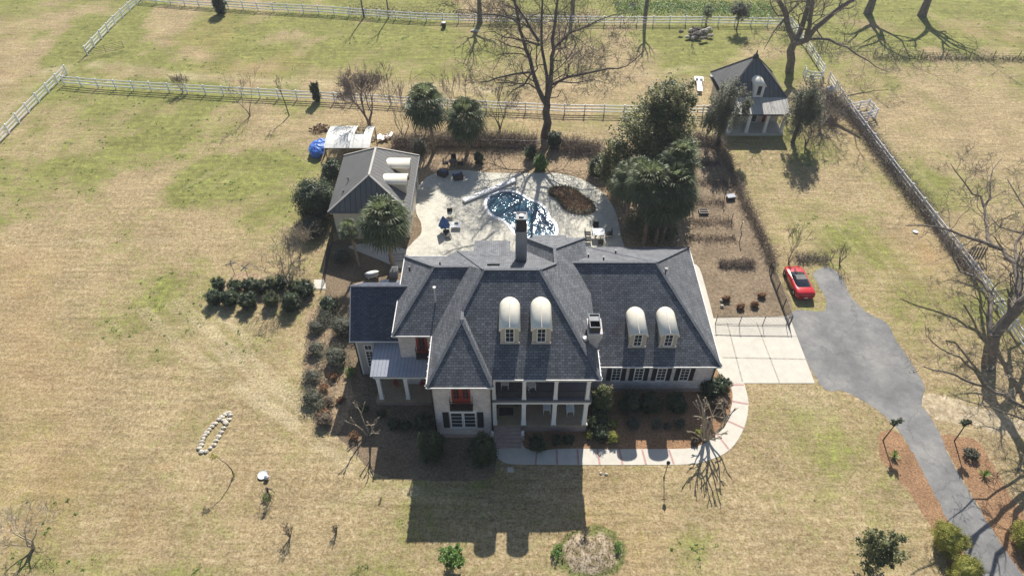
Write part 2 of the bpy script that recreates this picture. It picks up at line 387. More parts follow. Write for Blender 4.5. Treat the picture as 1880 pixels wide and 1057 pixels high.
# worn, straw-coloured ground: tyre tracks and tracks of a mower
Wn = np.zeros_like(GX); wob = (n2-0.5)*0.5
def track(pts, wd, amt):
    global Wn
    d = seg_dist(GX, GY, [P(a,b) for a, b in pts])+wob*wd
    Wn = Wn+amt*np.exp(-(d/wd)**2)*np.clip(2.2*n2-.35, 0, 1.2)*(0.4+n1)
for off, am in ((0,.5),(14,.5),(47,.35),(62,.55),(76,.45),(110,.3)):
    track([(255+off*1.0,570-off*.3),(330+off,640-off*.3),(430+off,715-off*.35),(560+off*.8,805-off*.4),(640+off*.5,868-off*.5)], 0.2, am*2.0)
for off in (0, 16, 40): track([(330+off,600-off),(400+off,650-off),(470+off*.8,740-off*.6),(560+off*.6,800-off*.5)], .24, .9)
track([(600,600),(612,700),(600,780),(560,860)], .3, .5); track([(380,560),(470,600),(560,640)], .3, .5); track([(250,760),(380,720),(480,700)], .25, .5); track([(560,930),(700,905),(770,900)], .3, .5); track([(520,260),(600,235),(640,225)], .5, .6)
track([(390,590),(450,680),(560,790),(640,840)], 0.3, 0.4)
track([(560,620),(575,760),(640,850),(760,900)], 0.5, 0.25)
track([(0,452),(200,440),(420,444),(560,452)], 0.4, 0.4)
track([(60,560),(240,400),(420,300),(560,240)], 0.35, 0.25); track([(90,575),(270,420),(450,310)], 0.35, 0.25)
track([(0,150),(100,128),(180,118),(330,140),(560,155),(740,160),(900,165)], 1.3, 0.7)
track([(0,215),(60,160),(110,128)], 0.9, 0.5)
track([(900,165),(1100,150),(1240,130),(1300,120)], 1.2, 0.5)
track([(200,590),(260,640),(330,640),(470,600)], 0.3, 0.3)
track([(150,720),(152,1057)], 0.3, 0.3); track([(190,730),(193,1057)], 0.3, 0.3)
for k in range(7): track([(1375+k*34,300),(1440+k*36,430),(1500+k*40,520)], 0.35, 0.35)
for k in range(5): track([(1560+k*50,240),(1640+k*60,330),(1720+k*60,430)], 0.4, 0.28)
track([(1380,740),(1500,900),(1600,1050)], 0.5, 0.15); track([(750,910),(1000,925),(1180,900),(1400,860)], 0.6, 0.25)
track([(1000,250),(1100,235),(1140,240)], 0.8, 0.4)
Wn = Wn+0.4*np.clip(n4-0.5, 0, 1)+0.5*blob(1830,780,110,30,15)+0.45*blob(1480,730,60,40,20)+0.35*blob(1240,300,60,60)
# brown, reddish bare ground
Rd = 0.5*np.clip((fbm(GX, GY, 0.07, 55, 4)-0.5)*3, 0, 1)+0.5*blob(1700,470,50,80,-40)+0.8*blob(1705,470,12,20,-40)+0.35*blob(1620,850,40,60,30)
Rd = Rd+0.3*blob(700,240,120,30)+0.35*blob(650,130,200,25)+0.5*blob(1560,250,14,60,-35)+0.35*blob(1400,620,60,30)+0.5*np.clip((vnoise(GX,GY,0.8,77)-0.86)*8,0,1)
Rd = Rd+0.45*blob(110,900,110,120)+0.35*blob(60,620,80,160)+0.3*blob(1150,1000,90,60)
Wn = np.clip(Wn, 0, 1); Rd = np.clip(Rd, 0, 1)
ny, nx = GX.shape
gz = np.zeros_like(GX)
mound = np.hypot((PXg-1085)/60, (PYg-1014)/48)+.5*(fbm(GX,GY,.5,88,3)-.5)+.25*(vnoise(GX,GY,2.5,89)-.5); gz += 0.45*np.exp(-mound**2*1.6)*(0.85+0.3*n2)
V = np.stack([GX, GY, gz], -1).reshape(-1,3)
idx = np.arange(nx*ny).reshape(ny, nx); Q = np.stack([idx[:-1,:-1], idx[:-1,1:], idx[1:,1:], idx[1:,:-1]], -1).reshape(-1,4)
gme = bpy.data.meshes.new('ground'); gme.vertices.add(len(V)); gme.vertices.foreach_set('co', V.astype(np.float32).ravel())
gme.loops.add(len(Q)*4); gme.loops.foreach_set('vertex_index', Q.astype(np.int32).ravel())
gme.polygons.add(len(Q)); gme.polygons.foreach_set('loop_start', np.arange(0, len(Q)*4, 4, dtype=np.int32))
gme.update(calc_edges=True)
for nm, A in (('green', G), ('worn', Wn), ('red', Rd), ('mound', np.clip(1.25-mound, 0, 1))):
    at = gme.attributes.new(nm, 'FLOAT', 'POINT'); at.data.foreach_set('value', A.astype(np.float32).ravel())
m, t, b = newmat('lawn'); co = geopos(t)
f1 = noise(t, 5.5, 6, 0.78, co); f2 = noise(t, 1.3, 7, 0.72, co); f3 = noise(t, 0.22, 6, 0.65, co); f4 = noise(t, 2.2, 8, 0.78, co); f5 = noise(t, 0.5, 5, 0.65, co, 0.8)
straw = ramp(t, f4, [(0.33,(0.20,0.147,0.078)), (0.5,(0.338,0.262,0.150)), (0.66,(0.47,0.385,0.245))])
grn = ramp(t, f2, [(0.33,(0.115,0.125,0.038)), (0.52,(0.205,0.215,0.062)), (0.68,(0.29,0.325,0.09))])
gm = math_(t, 'ADD', math_(t, 'MULTIPLY', attr(t, 'green'), 1.0), math_(t, 'MULTIPLY', math_(t, 'SUBTRACT', f2, 0.5), 1.5))
gm = math_(t, 'ADD', gm, math_(t, 'MULTIPLY', math_(t, 'SUBTRACT', f5, 0.53), 1.0))
gm = math_(t, 'ADD', gm, math_(t, 'MULTIPLY', math_(t, 'SUBTRACT', f1, 0.5), 0.8))
gmk = ramp(t, gm, [(0.10,(0,0,0)), (0.9,(0.92,0.92,0.92))])
c = mix(t, gmk, straw, grn)
rm = ramp(t, math_(t, 'MULTIPLY', attr(t, 'red'), math_(t, 'ADD', f2, 0.35)), [(0.2,(0,0,0)), (0.95,(0.8,0.8,0.8))])
c = mix(t, rm, c, (0.34,0.225,0.115))
wm = ramp(t, math_(t, 'MULTIPLY', attr(t, 'worn'), math_(t, 'ADD', f4, 0.45)), [(0.08,(0,0,0)), (0.9,(1,1,1))])
c = mix(t, math_(t, 'MULTIPLY', wm, 0.85), c, ramp(t, f1, [(0.3,(0.37,0.30,0.18)), (0.7,(0.52,0.44,0.29))]))
c = mix(t, ramp(t, attr(t,'mound'), [(0.12,(0,0,0)),(0.24,(0.85,0.85,0.85))]), c, ramp(t, f4, [(0.35,(0.09,0.11,0.035)),(0.6,(0.17,0.20,0.06))]))
c = mix(t, ramp(t, attr(t,'mound'), [(0.34,(0,0,0)),(0.5,(0.9,0.9,0.9))]), c, ramp(t, f4, [(0.35,(0.14,0.13,0.06)),(0.48,(0.30,0.23,0.15)),(0.58,(0.50,0.42,0.33)),(0.68,(0.36,0.21,0.14))]))
c = mix(t, 1.0, c, ramp(t, f1, [(0.32,(0.42,0.42,0.40)), (0.5,(0.97,0.97,0.96)), (0.66,(1.4,1.38,1.4))]), 'MULTIPLY')
c = mix(t, 1.0, c, ramp(t, f3, [(0.3,(0.8,0.79,0.78)), (0.7,(1.14,1.14,1.14))]), 'MULTIPLY')
mp2 = t.nodes.new('ShaderNodeMapping'); mp2.inputs['Rotation'].default_value = (0,0,0.7); mp2.inputs['Scale'].default_value = (0.25,2.2,1); L(t, co, mp2.inputs['Vector'])
c = mix(t, 1.0, c, ramp(t, noise(t, 0.9, 5, 0.7, mp2.outputs[0]), [(0.35,(0.82,0.82,0.80)), (0.65,(1.16,1.15,1.14))]), 'MULTIPLY')
f6 = noise(t, 7.5, 3, 0.6, co)
c = mix(t, ramp(t, f6, [(0.66,(0,0,0)), (0.74,(0.8,0.8,0.8))]), c, (0.55,0.49,0.37))
c = mix(t, ramp(t, f6, [(0.27,(0.8,0.8,0.8)), (0.35,(0,0,0))]), c, (0.10,0.085,0.05))
L(t, c, b.inputs['Base Color']); b.inputs['Roughness'].default_value = 0.95; b.inputs['Specular IOR Level'].default_value = 0.1
bump(t, b, f1, 0.9, 0.08)
gme.materials.append(m); go = bpy.data.objects.new('ground', gme); COL.objects.link(go); tag(go, kind='structure')

# ------------------------------------------------------------------ paved and planted surfaces
m, t, b = newmat('asphalt'); co = geopos(t)
f1 = noise(t, 25, 4, 0.7, co); f2 = noise(t, 0.35, 6, 0.65, co); f3 = noise(t, 2.2, 6, 0.7, co)
c = ramp(t, f2, [(0.32,(0.125,0.124,0.124)), (0.5,(0.178,0.176,0.172)), (0.68,(0.25,0.242,0.228))])
c = mix(t, 1.0, c, ramp(t, f3, [(0.3,(0.85,0.85,0.86)), (0.7,(1.12,1.12,1.1))]), 'MULTIPLY')
vo = t.nodes.new('ShaderNodeTexVoronoi'); vo.feature = 'DISTANCE_TO_EDGE'; vo.inputs['Scale'].default_value = 0.16
mp = t.nodes.new('ShaderNodeVectorMath'); mp.operation = 'ADD'; L(t, co, mp.inputs[0])
nn = t.nodes.new('ShaderNodeTexNoise'); nn.inputs['Scale'].default_value = 1.2; L(t, co, nn.inputs['Vector']); L(t, nn.outputs['Color'], mp.inputs[1]); L(t, mp.outputs[0], vo.inputs['Vector'])
c = mix(t, ramp(t, vo.outputs['Distance'], [(0.0,(0.5,0.5,0.5)), (0.008,(0,0,0))]), c, (0.08,0.08,0.08))
c = mix(t, 1.0, c, ramp(t, f1, [(0.3,(0.8,0.8,0.8)), (0.7,(1.2,1.2,1.2))]), 'MULTIPLY')
L(t, c, b.inputs['Base Color']); b.inputs['Roughness'].default_value = 0.9; M['asphalt'] = m
drive = [(1449,578),(1513,570),(1513,540),(1500,520),(1493,500),(1520,490),(1545,508),(1560,540),(1590,572),(1628,592),(1646,625),(1675,668),(1698,712),(1690,740),(1712,770),(1745,840),(1790,920),(1840,1000),(1880,1057),(1905,1100),(1830,1100),(1790,1050),(1757,985),(1725,925),(1692,860),(1665,812),(1640,778),(1600,745),(1550,718),(1505,704)]
def soft(pts, z, seed=1, rough=0.03): return pxpoly(pts, z, 4, True, rough, seed)
struct('driveway', MB().sheet(soft(drive, 0.008, 3, 0.04), 0.008), M['asphalt'])
# concrete pad and side path
conc = MB(); conc.prism([tuple(P(a,b,0.03)[:2]) for a,b in [(1310,584),(1449,580),(1496,703),(1363,703),(1340,703),(1320,680)]], -0.05, 0.03)
struct('parking_pad', conc, M['concrete'])
jt = MB()
for a, b_ in (((1335,592),(1363,700)), ((1389,592),(1431,702)), ((1311,615),(1463,617)), ((1326,656),(1479,659))):
    jt.beam(P(*a,0.032), P(*b_,0.032), 0.12, 0.006); 
struct('pad_joints', jt, M['joint'])
sp = MB(); sp.prism(pxpoly([(1268,482),(1284,492),(1300,545),(1311,588),(1325,650),(1330,682),(1318,682),(1300,600),(1280,540),(1258,470)], 0.026, 3), -0.05, 0.026)
struct('side_path', sp, M['concrete'])
# front walkway
ctr = [(1357,700),(1360,735),(1350,770),(1325,805),(1285,831),(1230,840),(1150,841),(1060,840),(985,840)]
outer = [(1366,703),(1374,740),(1366,785),(1340,825),(1300,845),(1260,852),(1180,853),(1080,853),(960,852),(930,850),(912,838),(906,820),(907,808)]
inner = [(958,808),(964,822),(985,828),(1010,825),(1050,823),(1100,824),(1180,824),(1260,823),(1290,815),(1318,795),(1338,762),(1345,728),(1340,703)]
wk = smooth_poly([tuple(P(a,b)[:2]) for a,b in outer], 4, False)+smooth_poly([tuple(P(a,b)[:2]) for a,b in inner], 4, False)
struct('front_walkway', MB().prism(wk, -0.05, 0.024), M['concrete'])
br = MB()
for a, b_ in (((986,828),(983,852)),((1022,825),(1023,852)),((1060,824),(1062,852)),((1097,824),(1101,852)),((1137,824),(1143,852)),((1179,825),(1186,852)),((1228,825),(1237,851)),((1317,797),(1338,824)),((1336,772),(1367,786)),((1344,736),(1373,741)),((1341,706),(1366,706))):
    br.beam(P(*a,0.03), P(*b_,0.03), 0.16, 0.008)
struct('walkway_brick_bands', br, M['paver_red'])
# patio
m, t, b = newmat('patio_pavers'); co = coord(t, 'UV')
k = t.nodes.new('ShaderNodeTexBrick'); L(t, co, k.inputs['Vector']); k.inputs['Scale'].default_value = 1
k.inputs['Brick Width'].default_value = 0.4; k.inputs['Row Height'].default_value = 0.2; k.inputs['Mortar Size'].default_value = 0.012
k.inputs['Color1'].default_value = (0.63,0.60,0.51,1); k.inputs['Color2'].default_value = (0.53,0.505,0.43,1); k.inputs['Mortar'].default_value = (0.33,0.31,0.26,1)
c = mix(t, 1.0, k.outputs['Color'], ramp(t, noise(t, 0.6, 5, 0.7, geopos(t)), [(0.3,(0.86,0.86,0.87)), (0.7,(1.08,1.08,1.06))]), 'MULTIPLY')
c = mix(t, 1.0, c, ramp(t, noise(t, 12, 4, 0.8, geopos(t)), [(0.3,(0.8,0.8,0.78)), (0.7,(1.12,1.12,1.12))]), 'MULTIPLY')
L(t, c, b.inputs['Base Color']); b.inputs['Roughness'].default_value = 0.9; M['patio'] = m
PZ = 0.14
patio = [(742,478),(748,455),(766,432),(771,410),(763,385),(766,350),(778,330),(800,318),(845,312),(900,317),(960,318),(1020,318),(1065,328),(1100,348),(1125,378),(1136,410),(1140,432),(1146,470),(1100,480),(900,500),(760,500)]
zz = lambda lst, ox, oy, s: [(ox+a/s, oy+b/s) for a, b in lst]
poolpx = zz([(618,560),(650,508),(720,478),(800,470),(880,490),(960,540),(1040,570),(1100,620),(1128,690),(1175,740),(1192,810),(1150,860),(1050,900),(930,880),(850,800),(800,740),(740,700),(660,660),(625,610)], 760, 250, 4.595)
isl = zz([(1135,470),(1150,440),(1220,425),(1300,432),(1370,458),(1420,500),(1480,540),(1520,590),(1530,630),(1490,655),(1420,662),(1330,650),(1260,615),(1220,560),(1180,520),(1140,500)], 760, 250, 4.595)
pool = pxpoly(poolpx, 0.08, 4)
pc = (sum(p[0] for p in pool)/len(pool), sum(p[1] for p in pool)/len(pool))
def ring_offset(poly, d):
    n = len(poly); o = []
    a = sum(poly[i][0]*poly[(i+1)%n][1]-poly[(i+1)%n][0]*poly[i][1] for i in range(n)); sg = 1 if a > 0 else -1
    for i in range(n):
        p, q = poly[i-1], poly[(i+1) % n]; dx, dy = q[0]-p[0], q[1]-p[1]; l = math.hypot(dx, dy)+1e-9
        o.append((poly[i][0]+sg*dy/l*d, poly[i][1]-sg*dx/l*d))
    return o
pool_out = ring_offset(pool, 0.36)
# the patio slab leaves the pool open: outline joined to the pool edge through a slit
def with_hole(outer, hole):
    ao = sum(outer[i-1][0]*outer[i][1]-outer[i][0]*outer[i-1][1] for i in range(len(outer)))
    ah = sum(hole[i-1][0]*hole[i][1]-hole[i][0]*hole[i-1][1] for i in range(len(hole)))
    if ao < 0: outer = outer[::-1]
    if ah > 0: hole = hole[::-1]
    bi = min(((math.hypot(o[0]-h[0], o[1]-h[1]), i, j) for i, o in enumerate(outer) for j, h in enumerate(hole)))
    i, j = bi[1], bi[2]
    return outer[:i+1]+hole[j:]+hole[:j+1]+outer[i:]
pp = pxpoly(patio, PZ, 4)
pt = MB(); pw = with_hole(pp, pool_out); pt.add([(x,y,PZ) for x,y in pw], [tuple(range(len(pw)))])
n_ = len(pp); pt.add([(x,y,PZ) for x,y in pp]+[(x,y,-0.02) for x,y in pp], [(i,(i+1)%n_,n_+(i+1)%n_,n_+i) for i in range(n_)])
struct('patio', pt, M['patio'])
# walk from patio to the door of the guest house
struct('guest_house_path', MB().prism(pxpoly([(640,452),(690,446),(745,458),(750,480),(735,492),(700,478),(660,462)], 0.03, 3), -0.02, 0.03), M['concrete'])
struct('stepping_pad', MB().prism([tuple(P(a,b,0.05)[:2]) for a,b in [(577,513),(597,513),(598,530),(575,530)]], -0.02, 0.05), M['concrete'])
# beds
def litter(name, c1, c2, c3, dark=(0.06,0.045,0.03), sc=5):
    m, t, b = newmat(name); co = geopos(t); f = noise(t, sc, 8, 0.8, co); g = noise(t, 0.5, 5, 0.7, co)
    c = ramp(t, f, [(0.32, dark), (0.42, c1), (0.55, c2), (0.68, c3)])
    c = mix(t, 1.0, c, ramp(t, g, [(0.3,(0.72,0.72,0.72)), (0.7,(1.2,1.2,1.2))]), 'MULTIPLY')
    L(t, c, b.inputs['Base Color']); b.inputs['Roughness'].default_value = 0.95; b.inputs['Specular IOR Level'].default_value = 0.1
    bump(t, b, f, 1.0, 0.1); return m
M['mulch'] = litter('pine_straw_dark', (0.15,0.11,0.072), (0.23,0.175,0.115), (0.32,0.245,0.17))
M['straw'] = litter('pine_straw_orange', (0.22,0.13,0.075), (0.36,0.215,0.12), (0.48,0.315,0.19), sc=6)
M['leaves_tan'] = litter('leaf_litter', (0.25,0.175,0.105), (0.37,0.28,0.18), (0.55,0.46,0.33), sc=4)
M['soil'] = litter('garden_soil', (0.17,0.125,0.082), (0.26,0.20,0.135), (0.38,0.30,0.21), sc=3)
M['sand'] = litter('pale_sand', (0.34,0.265,0.16), (0.46,0.38,0.26), (0.6,0.52,0.39), dark=(0.25,0.2,0.12), sc=2.0)
struct('bed_front_left', MB().sheet(soft([(600,520),(640,500),(700,540),(800,680),(912,800),(908,850),(900,878),(820,882),(700,872),(640,820),(596,770),(585,700),(600,620)], 0.005, 11, 0.05), 0.005), M['mulch'])
struct('bed_left_border', MB().sheet(soft([(566,575),(600,560),(620,620),(645,700),(640,760),(615,800),(590,775),(572,730),(555,690),(563,630)], 0.010, 12, 0.08), 0.010), M['leaves_tan'])
struct('bed_front_right', MB().sheet(soft([(955,780),(1090,690),(1300,680),(1345,700),(1347,735),(1340,768),(1318,800),(1288,820),(1250,827),(1100,827),(1010,828),(970,826)], 0.006, 13, 0.03), 0.006), M['straw'])
struct('bed_drive_west', MB().sheet(soft([(1612,800),(1630,790),(1655,800),(1695,858),(1728,925),(1760,985),(1795,1050),(1810,1090),(1760,1090),(1735,1020),(1700,950),(1650,880),(1618,840)], 0.006, 14, 0.06), 0.006), M['straw'])
struct('bed_drive_east', MB().sheet(soft([(1725,800),(1760,800),(1800,815),(1850,900),(1890,960),(1900,1060),(1880,1062),(1830,985),(1780,900),(1745,838)], 0.006, 15, 0.06), 0.006), M['straw'])
struct('bed_sand', MB().sheet(soft([(1690,735),(1720,722),(1790,745),(1850,765),(1890,775),(1890,800),(1830,795),(1790,780),(1750,775),(1715,768)], 0.004, 16, 0.10), 0.004), M['sand'])
struct('bed_pool', MB().sheet(soft([(735,470),(765,400),(700,300),(720,262),(900,268),(1120,262),(1255,250),(1265,380),(1270,450),(1250,500),(1100,520),(800,520)], 0.006, 17, 0.08), 0.006), M['leaves_tan'])
struct('bed_guest_house', MB().sheet(soft([(596,470),(620,440),(690,450),(742,480),(740,540),(640,530),(598,530)], 0.007, 18, 0.04), 0.007), M['mulch'])
struct('garden_plot', MB().sheet(soft([(1255,252),(1318,262),(1345,330),(1390,430),(1425,500),(1450,578),(1312,584),(1290,510),(1262,460),(1250,400),(1262,330)], 0.010, 19, 0.05), 0.010), M['soil'])
struct('bed_shrub_cluster', MB().sheet(soft([(415,510),(440,500),(470,503),(560,530),(575,555),(500,560),(420,552),(390,545)], 0.006, 20, 0.06), 0.006), M['leaves_tan'])
struct('bed_pool_corner', MB().sheet(soft([(768,400),(774,425),(762,440),(745,455),(735,440),(745,405)], PZ+0.006, 21, 0.02), PZ+0.006), M['mulch'])

# ------------------------------------------------------------------ pool
pl = thing('swimming_pool', 'kidney-shaped swimming pool glittering in the pale paved patio', 'pool', (pc[0], pc[1], 0))
q = MB(); n = len(pool)
q.add([(x,y,PZ+0.02) for x,y in pool]+[(x,y,PZ+0.02) for x,y in pool_out]+[(x,y,0.012) for x,y in pool]+[(x,y,PZ-0.01) for x,y in pool_out],
      [(i,(i+1)%n,n+(i+1)%n,n+i) for i in range(n)]+[(i,2*n+i,2*n+(i+1)%n,(i+1)%n) for i in range(n)]+[(n+i,n+(i+1)%n,3*n+(i+1)%n,3*n+i) for i in range(n)])
build('coping', q, M['white'], pl, True)
m, t, b = newmat('pool_water'); co = geopos(t)
b.inputs['Roughness'].default_value = 0.08; b.inputs['Specular IOR Level'].default_value = 0.35; b.inputs['IOR'].default_value = 1.33
L(t, ramp(t, noise(t, 0.35, 3, 0.5, co), [(0.35,(0.018,0.050,0.10)), (0.5,(0.03,0.09,0.145)), (0.65,(0.06,0.16,0.21))]), b.inputs['Base Color'])
wv = math_(t, 'ADD', noise(t, 1.7, 2, 0.5, co, 0.6), math_(t, 'MULTIPLY', noise(t, 5, 2, 0.5, co), 0.22))
wv = math_(t, 'MULTIPLY', wv, ramp(t, noise(t, 0.45, 2, 0.5, co), [(0.36,(0.25,0.25,0.25)), (0.56,(1,1,1))]))
bump(t, b, wv, 1.0, 0.075); M['water'] = m
build('water', MB().sheet(pool, 0.08), m, pl, True)

# low weeds in the green parts of the lawn
rg = np.random.default_rng(12); q = MB(); cnt = 0
while cnt < 900:
    px, py = rg.uniform(0, 1880), rg.uniform(5, 1050)
    if not (px < 560 or py < 100 or (1360 < px < 1560 and 290 < py < 450) or (py > 900 and px < 1500 and not 740 < px < 1090) or (1570 < px and py < 320)): continue
    p = P(px, py); ix = min(nx-1, int(np.searchsorted(gx, p.x))); iy = min(ny-1, int(np.searchsorted(gy, p.y)))
    if G[iy,ix] < .32+.3*rg.random(): continue
    k = rg.integers(8, 30); s_ = .06+.2*rg.random()**2
    q.leaves(np.stack([p.x+rg.normal(size=k)*s_, p.y+rg.normal(size=k)*s_, .02+.03*rg.random(k)], 1), .09, rg, .2+.6*rg.random(k), .8, 2.2); cnt += 1
tag(build('lawn_weeds', q, M['leaf_green']), 'low green weeds growing in patches over the lawns', 'weeds', kind='stuff')
# ------------------------------------------------------------------ main house
ZE = 7.15
house = thing('house', 'large white brick house with grey shingle hip roofs, arched dormers and a two-storey porch', 'house', (0, 38, 0))
def hp(name, mb, mat, parent=None, smooth=False): return build(name, mb, mat, parent or house, True, smooth)
def planes(parent, name, pts, faces, mat):
    mb = MB()
    for f in faces:
        q = [Vector(pts[k]) for k in f]; n = Vector((0,0,0))
        for i in range(len(q)):
            a, b = q[i], q[(i+1)%len(q)]; n += a.cross(b)
        if n.z < 0: q = q[::-1]
        mb.add(q, [tuple(range(len(q)))])
    return build(name, mb, mat, parent, True)
def caps(parent, pts, edges, mat=None, w_=0.24):
    mb = MB(); off = Vector((0,0,0.035))
    for i, (a, b) in enumerate(edges): mb.beam(Vector(pts[a])+off, Vector(pts[b])+off*(1.0+0.15*(i%3)), w_, 0.05)
    return build('ridge_cap', mb, mat or M['ridge'], parent, True)
def eave(parent, outline, z, gut, mat=None, gmat=None):
    build('fascia', MB().prism(outline, z-0.20, z-0.006), mat or M['gutter'], parent, True)
    g = MB()
    for a, b in gut:
        g.tube([(a[0],a[1],z-0.03),(b[0],b[1],z-0.03)], 0.055, 6)
    if gut: build('gutter', g, gmat or M['gutter'], parent, True)
K = dict(R1=(-2.13,38.2,11.78), R2=(2.12,38.2,11.78), A=(-6.29,30.5,ZE), B=(-1.43,30.5,ZE), C=(-1.43,31.24,ZE), D=(6.6,31.24,ZE),
         E=(6.6,47.3,ZE), Fb=(1.2,47.3,ZE), G=(1.2,45.5,ZE), Hh=(-4.8,45.5,ZE), I=(-6.29,44.5,ZE), J=(3.50,40.4,10.38), Qq=(3.50,42.2,10.38),
         U=(-3.75,34.6,9.98), W=(-3.75,35.49,9.98))
roof = planes(house, 'roof', K, [('R1','W','C','D','R2'),('W','U','B','C'),('U','A','B'),('R1','W','U','A','I'),('R1','I','Hh'),
    ('R1','Hh','G','J','R2'),('J','Qq','Fb','G'),('Qq','E','Fb'),('R2','J','Qq','E','D')], M['shingle'])
caps(house, K, [('R1','R2'),('R2','D'),('R1','W'),('W','U'),('U','A'),('U','B'),('R1','Hh'),('R2','J'),('J','Qq'),('Qq','E'),('Qq','Fb')])
eave(house, [K[k][:2] for k in ('A','B','C','D','E','Fb','G','Hh','I')], ZE, [((-6.29,30.46),(-1.43,30.46)),((-1.40,31.2),(6.64,31.2)),((6.64,31.2),(6.64,34.05)),((-6.33,30.46),(-6.33,35.5))])
# west wing
KA = dict(a=(-9.43,35.52,ZE), b=(-5.9,35.52,ZE), c=(-3.4,40.17,10.24), d=(-6.24,40.17,10.24), e=(-9.43,44.8,ZE), f=(-4.9,44.8,ZE), g=(-3.0,40.17,10.24))
planes(house, 'wing_roof', KA, [('a','b','g','d'),('d','g','f','e'),('a','d','e')], M['shingle'])
caps(house, KA, [('a','d'),('d','c'),('d','e')])
eave(house, [(-9.43,35.52),(-6.0,35.52),(-6.0,44.8),(-9.43,44.8)], ZE-0.004, [((-9.45,35.48),(-6.3,35.48)),((-9.47,35.48),(-9.47,44.8)),((-9.47,44.84),(-5.0,44.84))])
# east wing (garage)
KC = dict(a=(5.0,35.1,3.8), b=(17.1,35.1,3.8), c=(12.1,42.39,8.65), d=(4.4,42.39,8.65), e=(17.1,49.8,3.8), f=(6.65,49.8,3.8), g=(6.65,48.6,4.6), h=(4.4,46.6,5.89))
planes(house, 'garage_roof', KC, [('a','b','c','d'),('d','c','e','f','h'),('c','b','e')], M['shingle'])
caps(house, dict(KC, k=(5.0,42.39,8.65), m=(7.3,49.6,3.96)), [('k','c'),('c','b'),('c','e')])
cr = MB(); cr.beam(Vector((12.0,42.5,8.6)), Vector((7.4,49.55,4.02)), 0.22, 0.07); hp('roof_crease_shade', cr, M['ridge'])  # dark strip stands in for the shadow line of a crease in the slope
eave(house, [(6.2,35.1),(17.1,35.1),(17.1,49.8),(6.2,49.8)], 3.796, [((6.7,35.06),(17.14,35.06)),((17.14,35.06),(17.14,49.84))])
# rear shed roofs
for x0, x1, y0, z0, y1, z1 in ((-3.35,-0.15,43.3,8.56,46.35,7.62), (1.9,5.0,44.9,8.0,48.2,6.7)):
    mb = MB(); mb.add([(x0,y0,z0),(x1,y0,z0),(x1,y1,z1),(x0,y1,z1)], [(0,1,2,3)]); hp('shed_roof', mb, M['shingle'])
    q = MB(); q.add([(x0+.02,y0+.1,z0-.1),(x1-.02,y0+.1,z0-.1),(x1-.02,y1-.03,z1-.03),(x0+.02,y1-.03,z1-.03),(x0+.02,y0+.1,5.5),(x1-.02,y0+.1,5.5),(x1-.02,y1-.03,5.5),(x0+.02,y1-.03,5.5)],
      [(0,3,7,4),(1,5,6,2),(3,2,6,7)]); hp('shed_wall', q, M['brick'])
# south-west dark wing
KD = dict(a=(-13.4,36.9,4.9), b=(-9.2,36.9,4.9), c=(-8.4,40.35,7.87), d=(-13.4,40.35,7.87), e=(-13.4,43.8,4.9), f=(-8.9,43.8,4.9), g=(-8.6,40.35,7.87))
planes(house, 'west_roof', dict(KD, b=(-9.05,36.9,4.9)), [('a','b','g','d'),('d','g','f','e')], M['shingle_shade'])
caps(house, KD, [('d','c')], M['shingle_shade'])
hp('gable_wall', MB().add([(-13.1,37.25,4.9),(-13.1,43.5,4.9),(-13.1,40.35,7.7)], [(0,2,1)]), M['siding'])
gt = MB(); gt.tube([(-13.45,36.86,4.86),(-9.1,36.86,4.86)], 0.055, 6); gt.beam((-13.38,36.9,4.8),(-13.38,40.35,7.8),0.08,0.18); gt.beam((-13.38,43.8,4.8),(-13.38,40.35,7.8),0.08,0.18); hp('gutter', gt, M['gutter'])
# walls
for nm, x0, x1, y0, y1, z1, mt in (('wall',-1.65,6.2,33.5,45.1,ZE-.1,'brick'),('wall',-6.0,-1.65,30.9,44.0,ZE-.1,'brick'),('wall',1.5,6.2,45.1,46.9,ZE-.1,'brick'),
      ('wall',-9.1,-6.0,35.87,44.4,ZE-.1,'brick'),('wall',6.2,16.75,35.45,49.4,3.7,'brick'),('wall',-13.1,-9.1,37.3,43.5,4.85,'siding')):
    hp(nm, MB().box(x0,x1,y0,y1,-0.05,z1), M[mt])
hp('foundation', MB().box(6.2,16.79,35.40,35.448,-0.02,0.42), M['brick_raw']); hp('foundation', MB().box(-6.04,-1.6,30.85,30.898,-0.02,0.42), M['brick_raw'])
# corner boards and downspouts
for x, y, z in ((-1.55,30.82,7),(16.8,35.4,3.7),(-13.14,37.26,4.8),(-6.06,30.85,7)):
    hp('downspout', MB().box(x-.05,x+.05,y-.05,y+.05,0,z), M['iron'])
hp('corner_board', MB().box(-13.13,-12.95,37.26,37.31,0,4.8).box(-13.13,-13.08,37.26,37.5,0,4.8), M['white'])

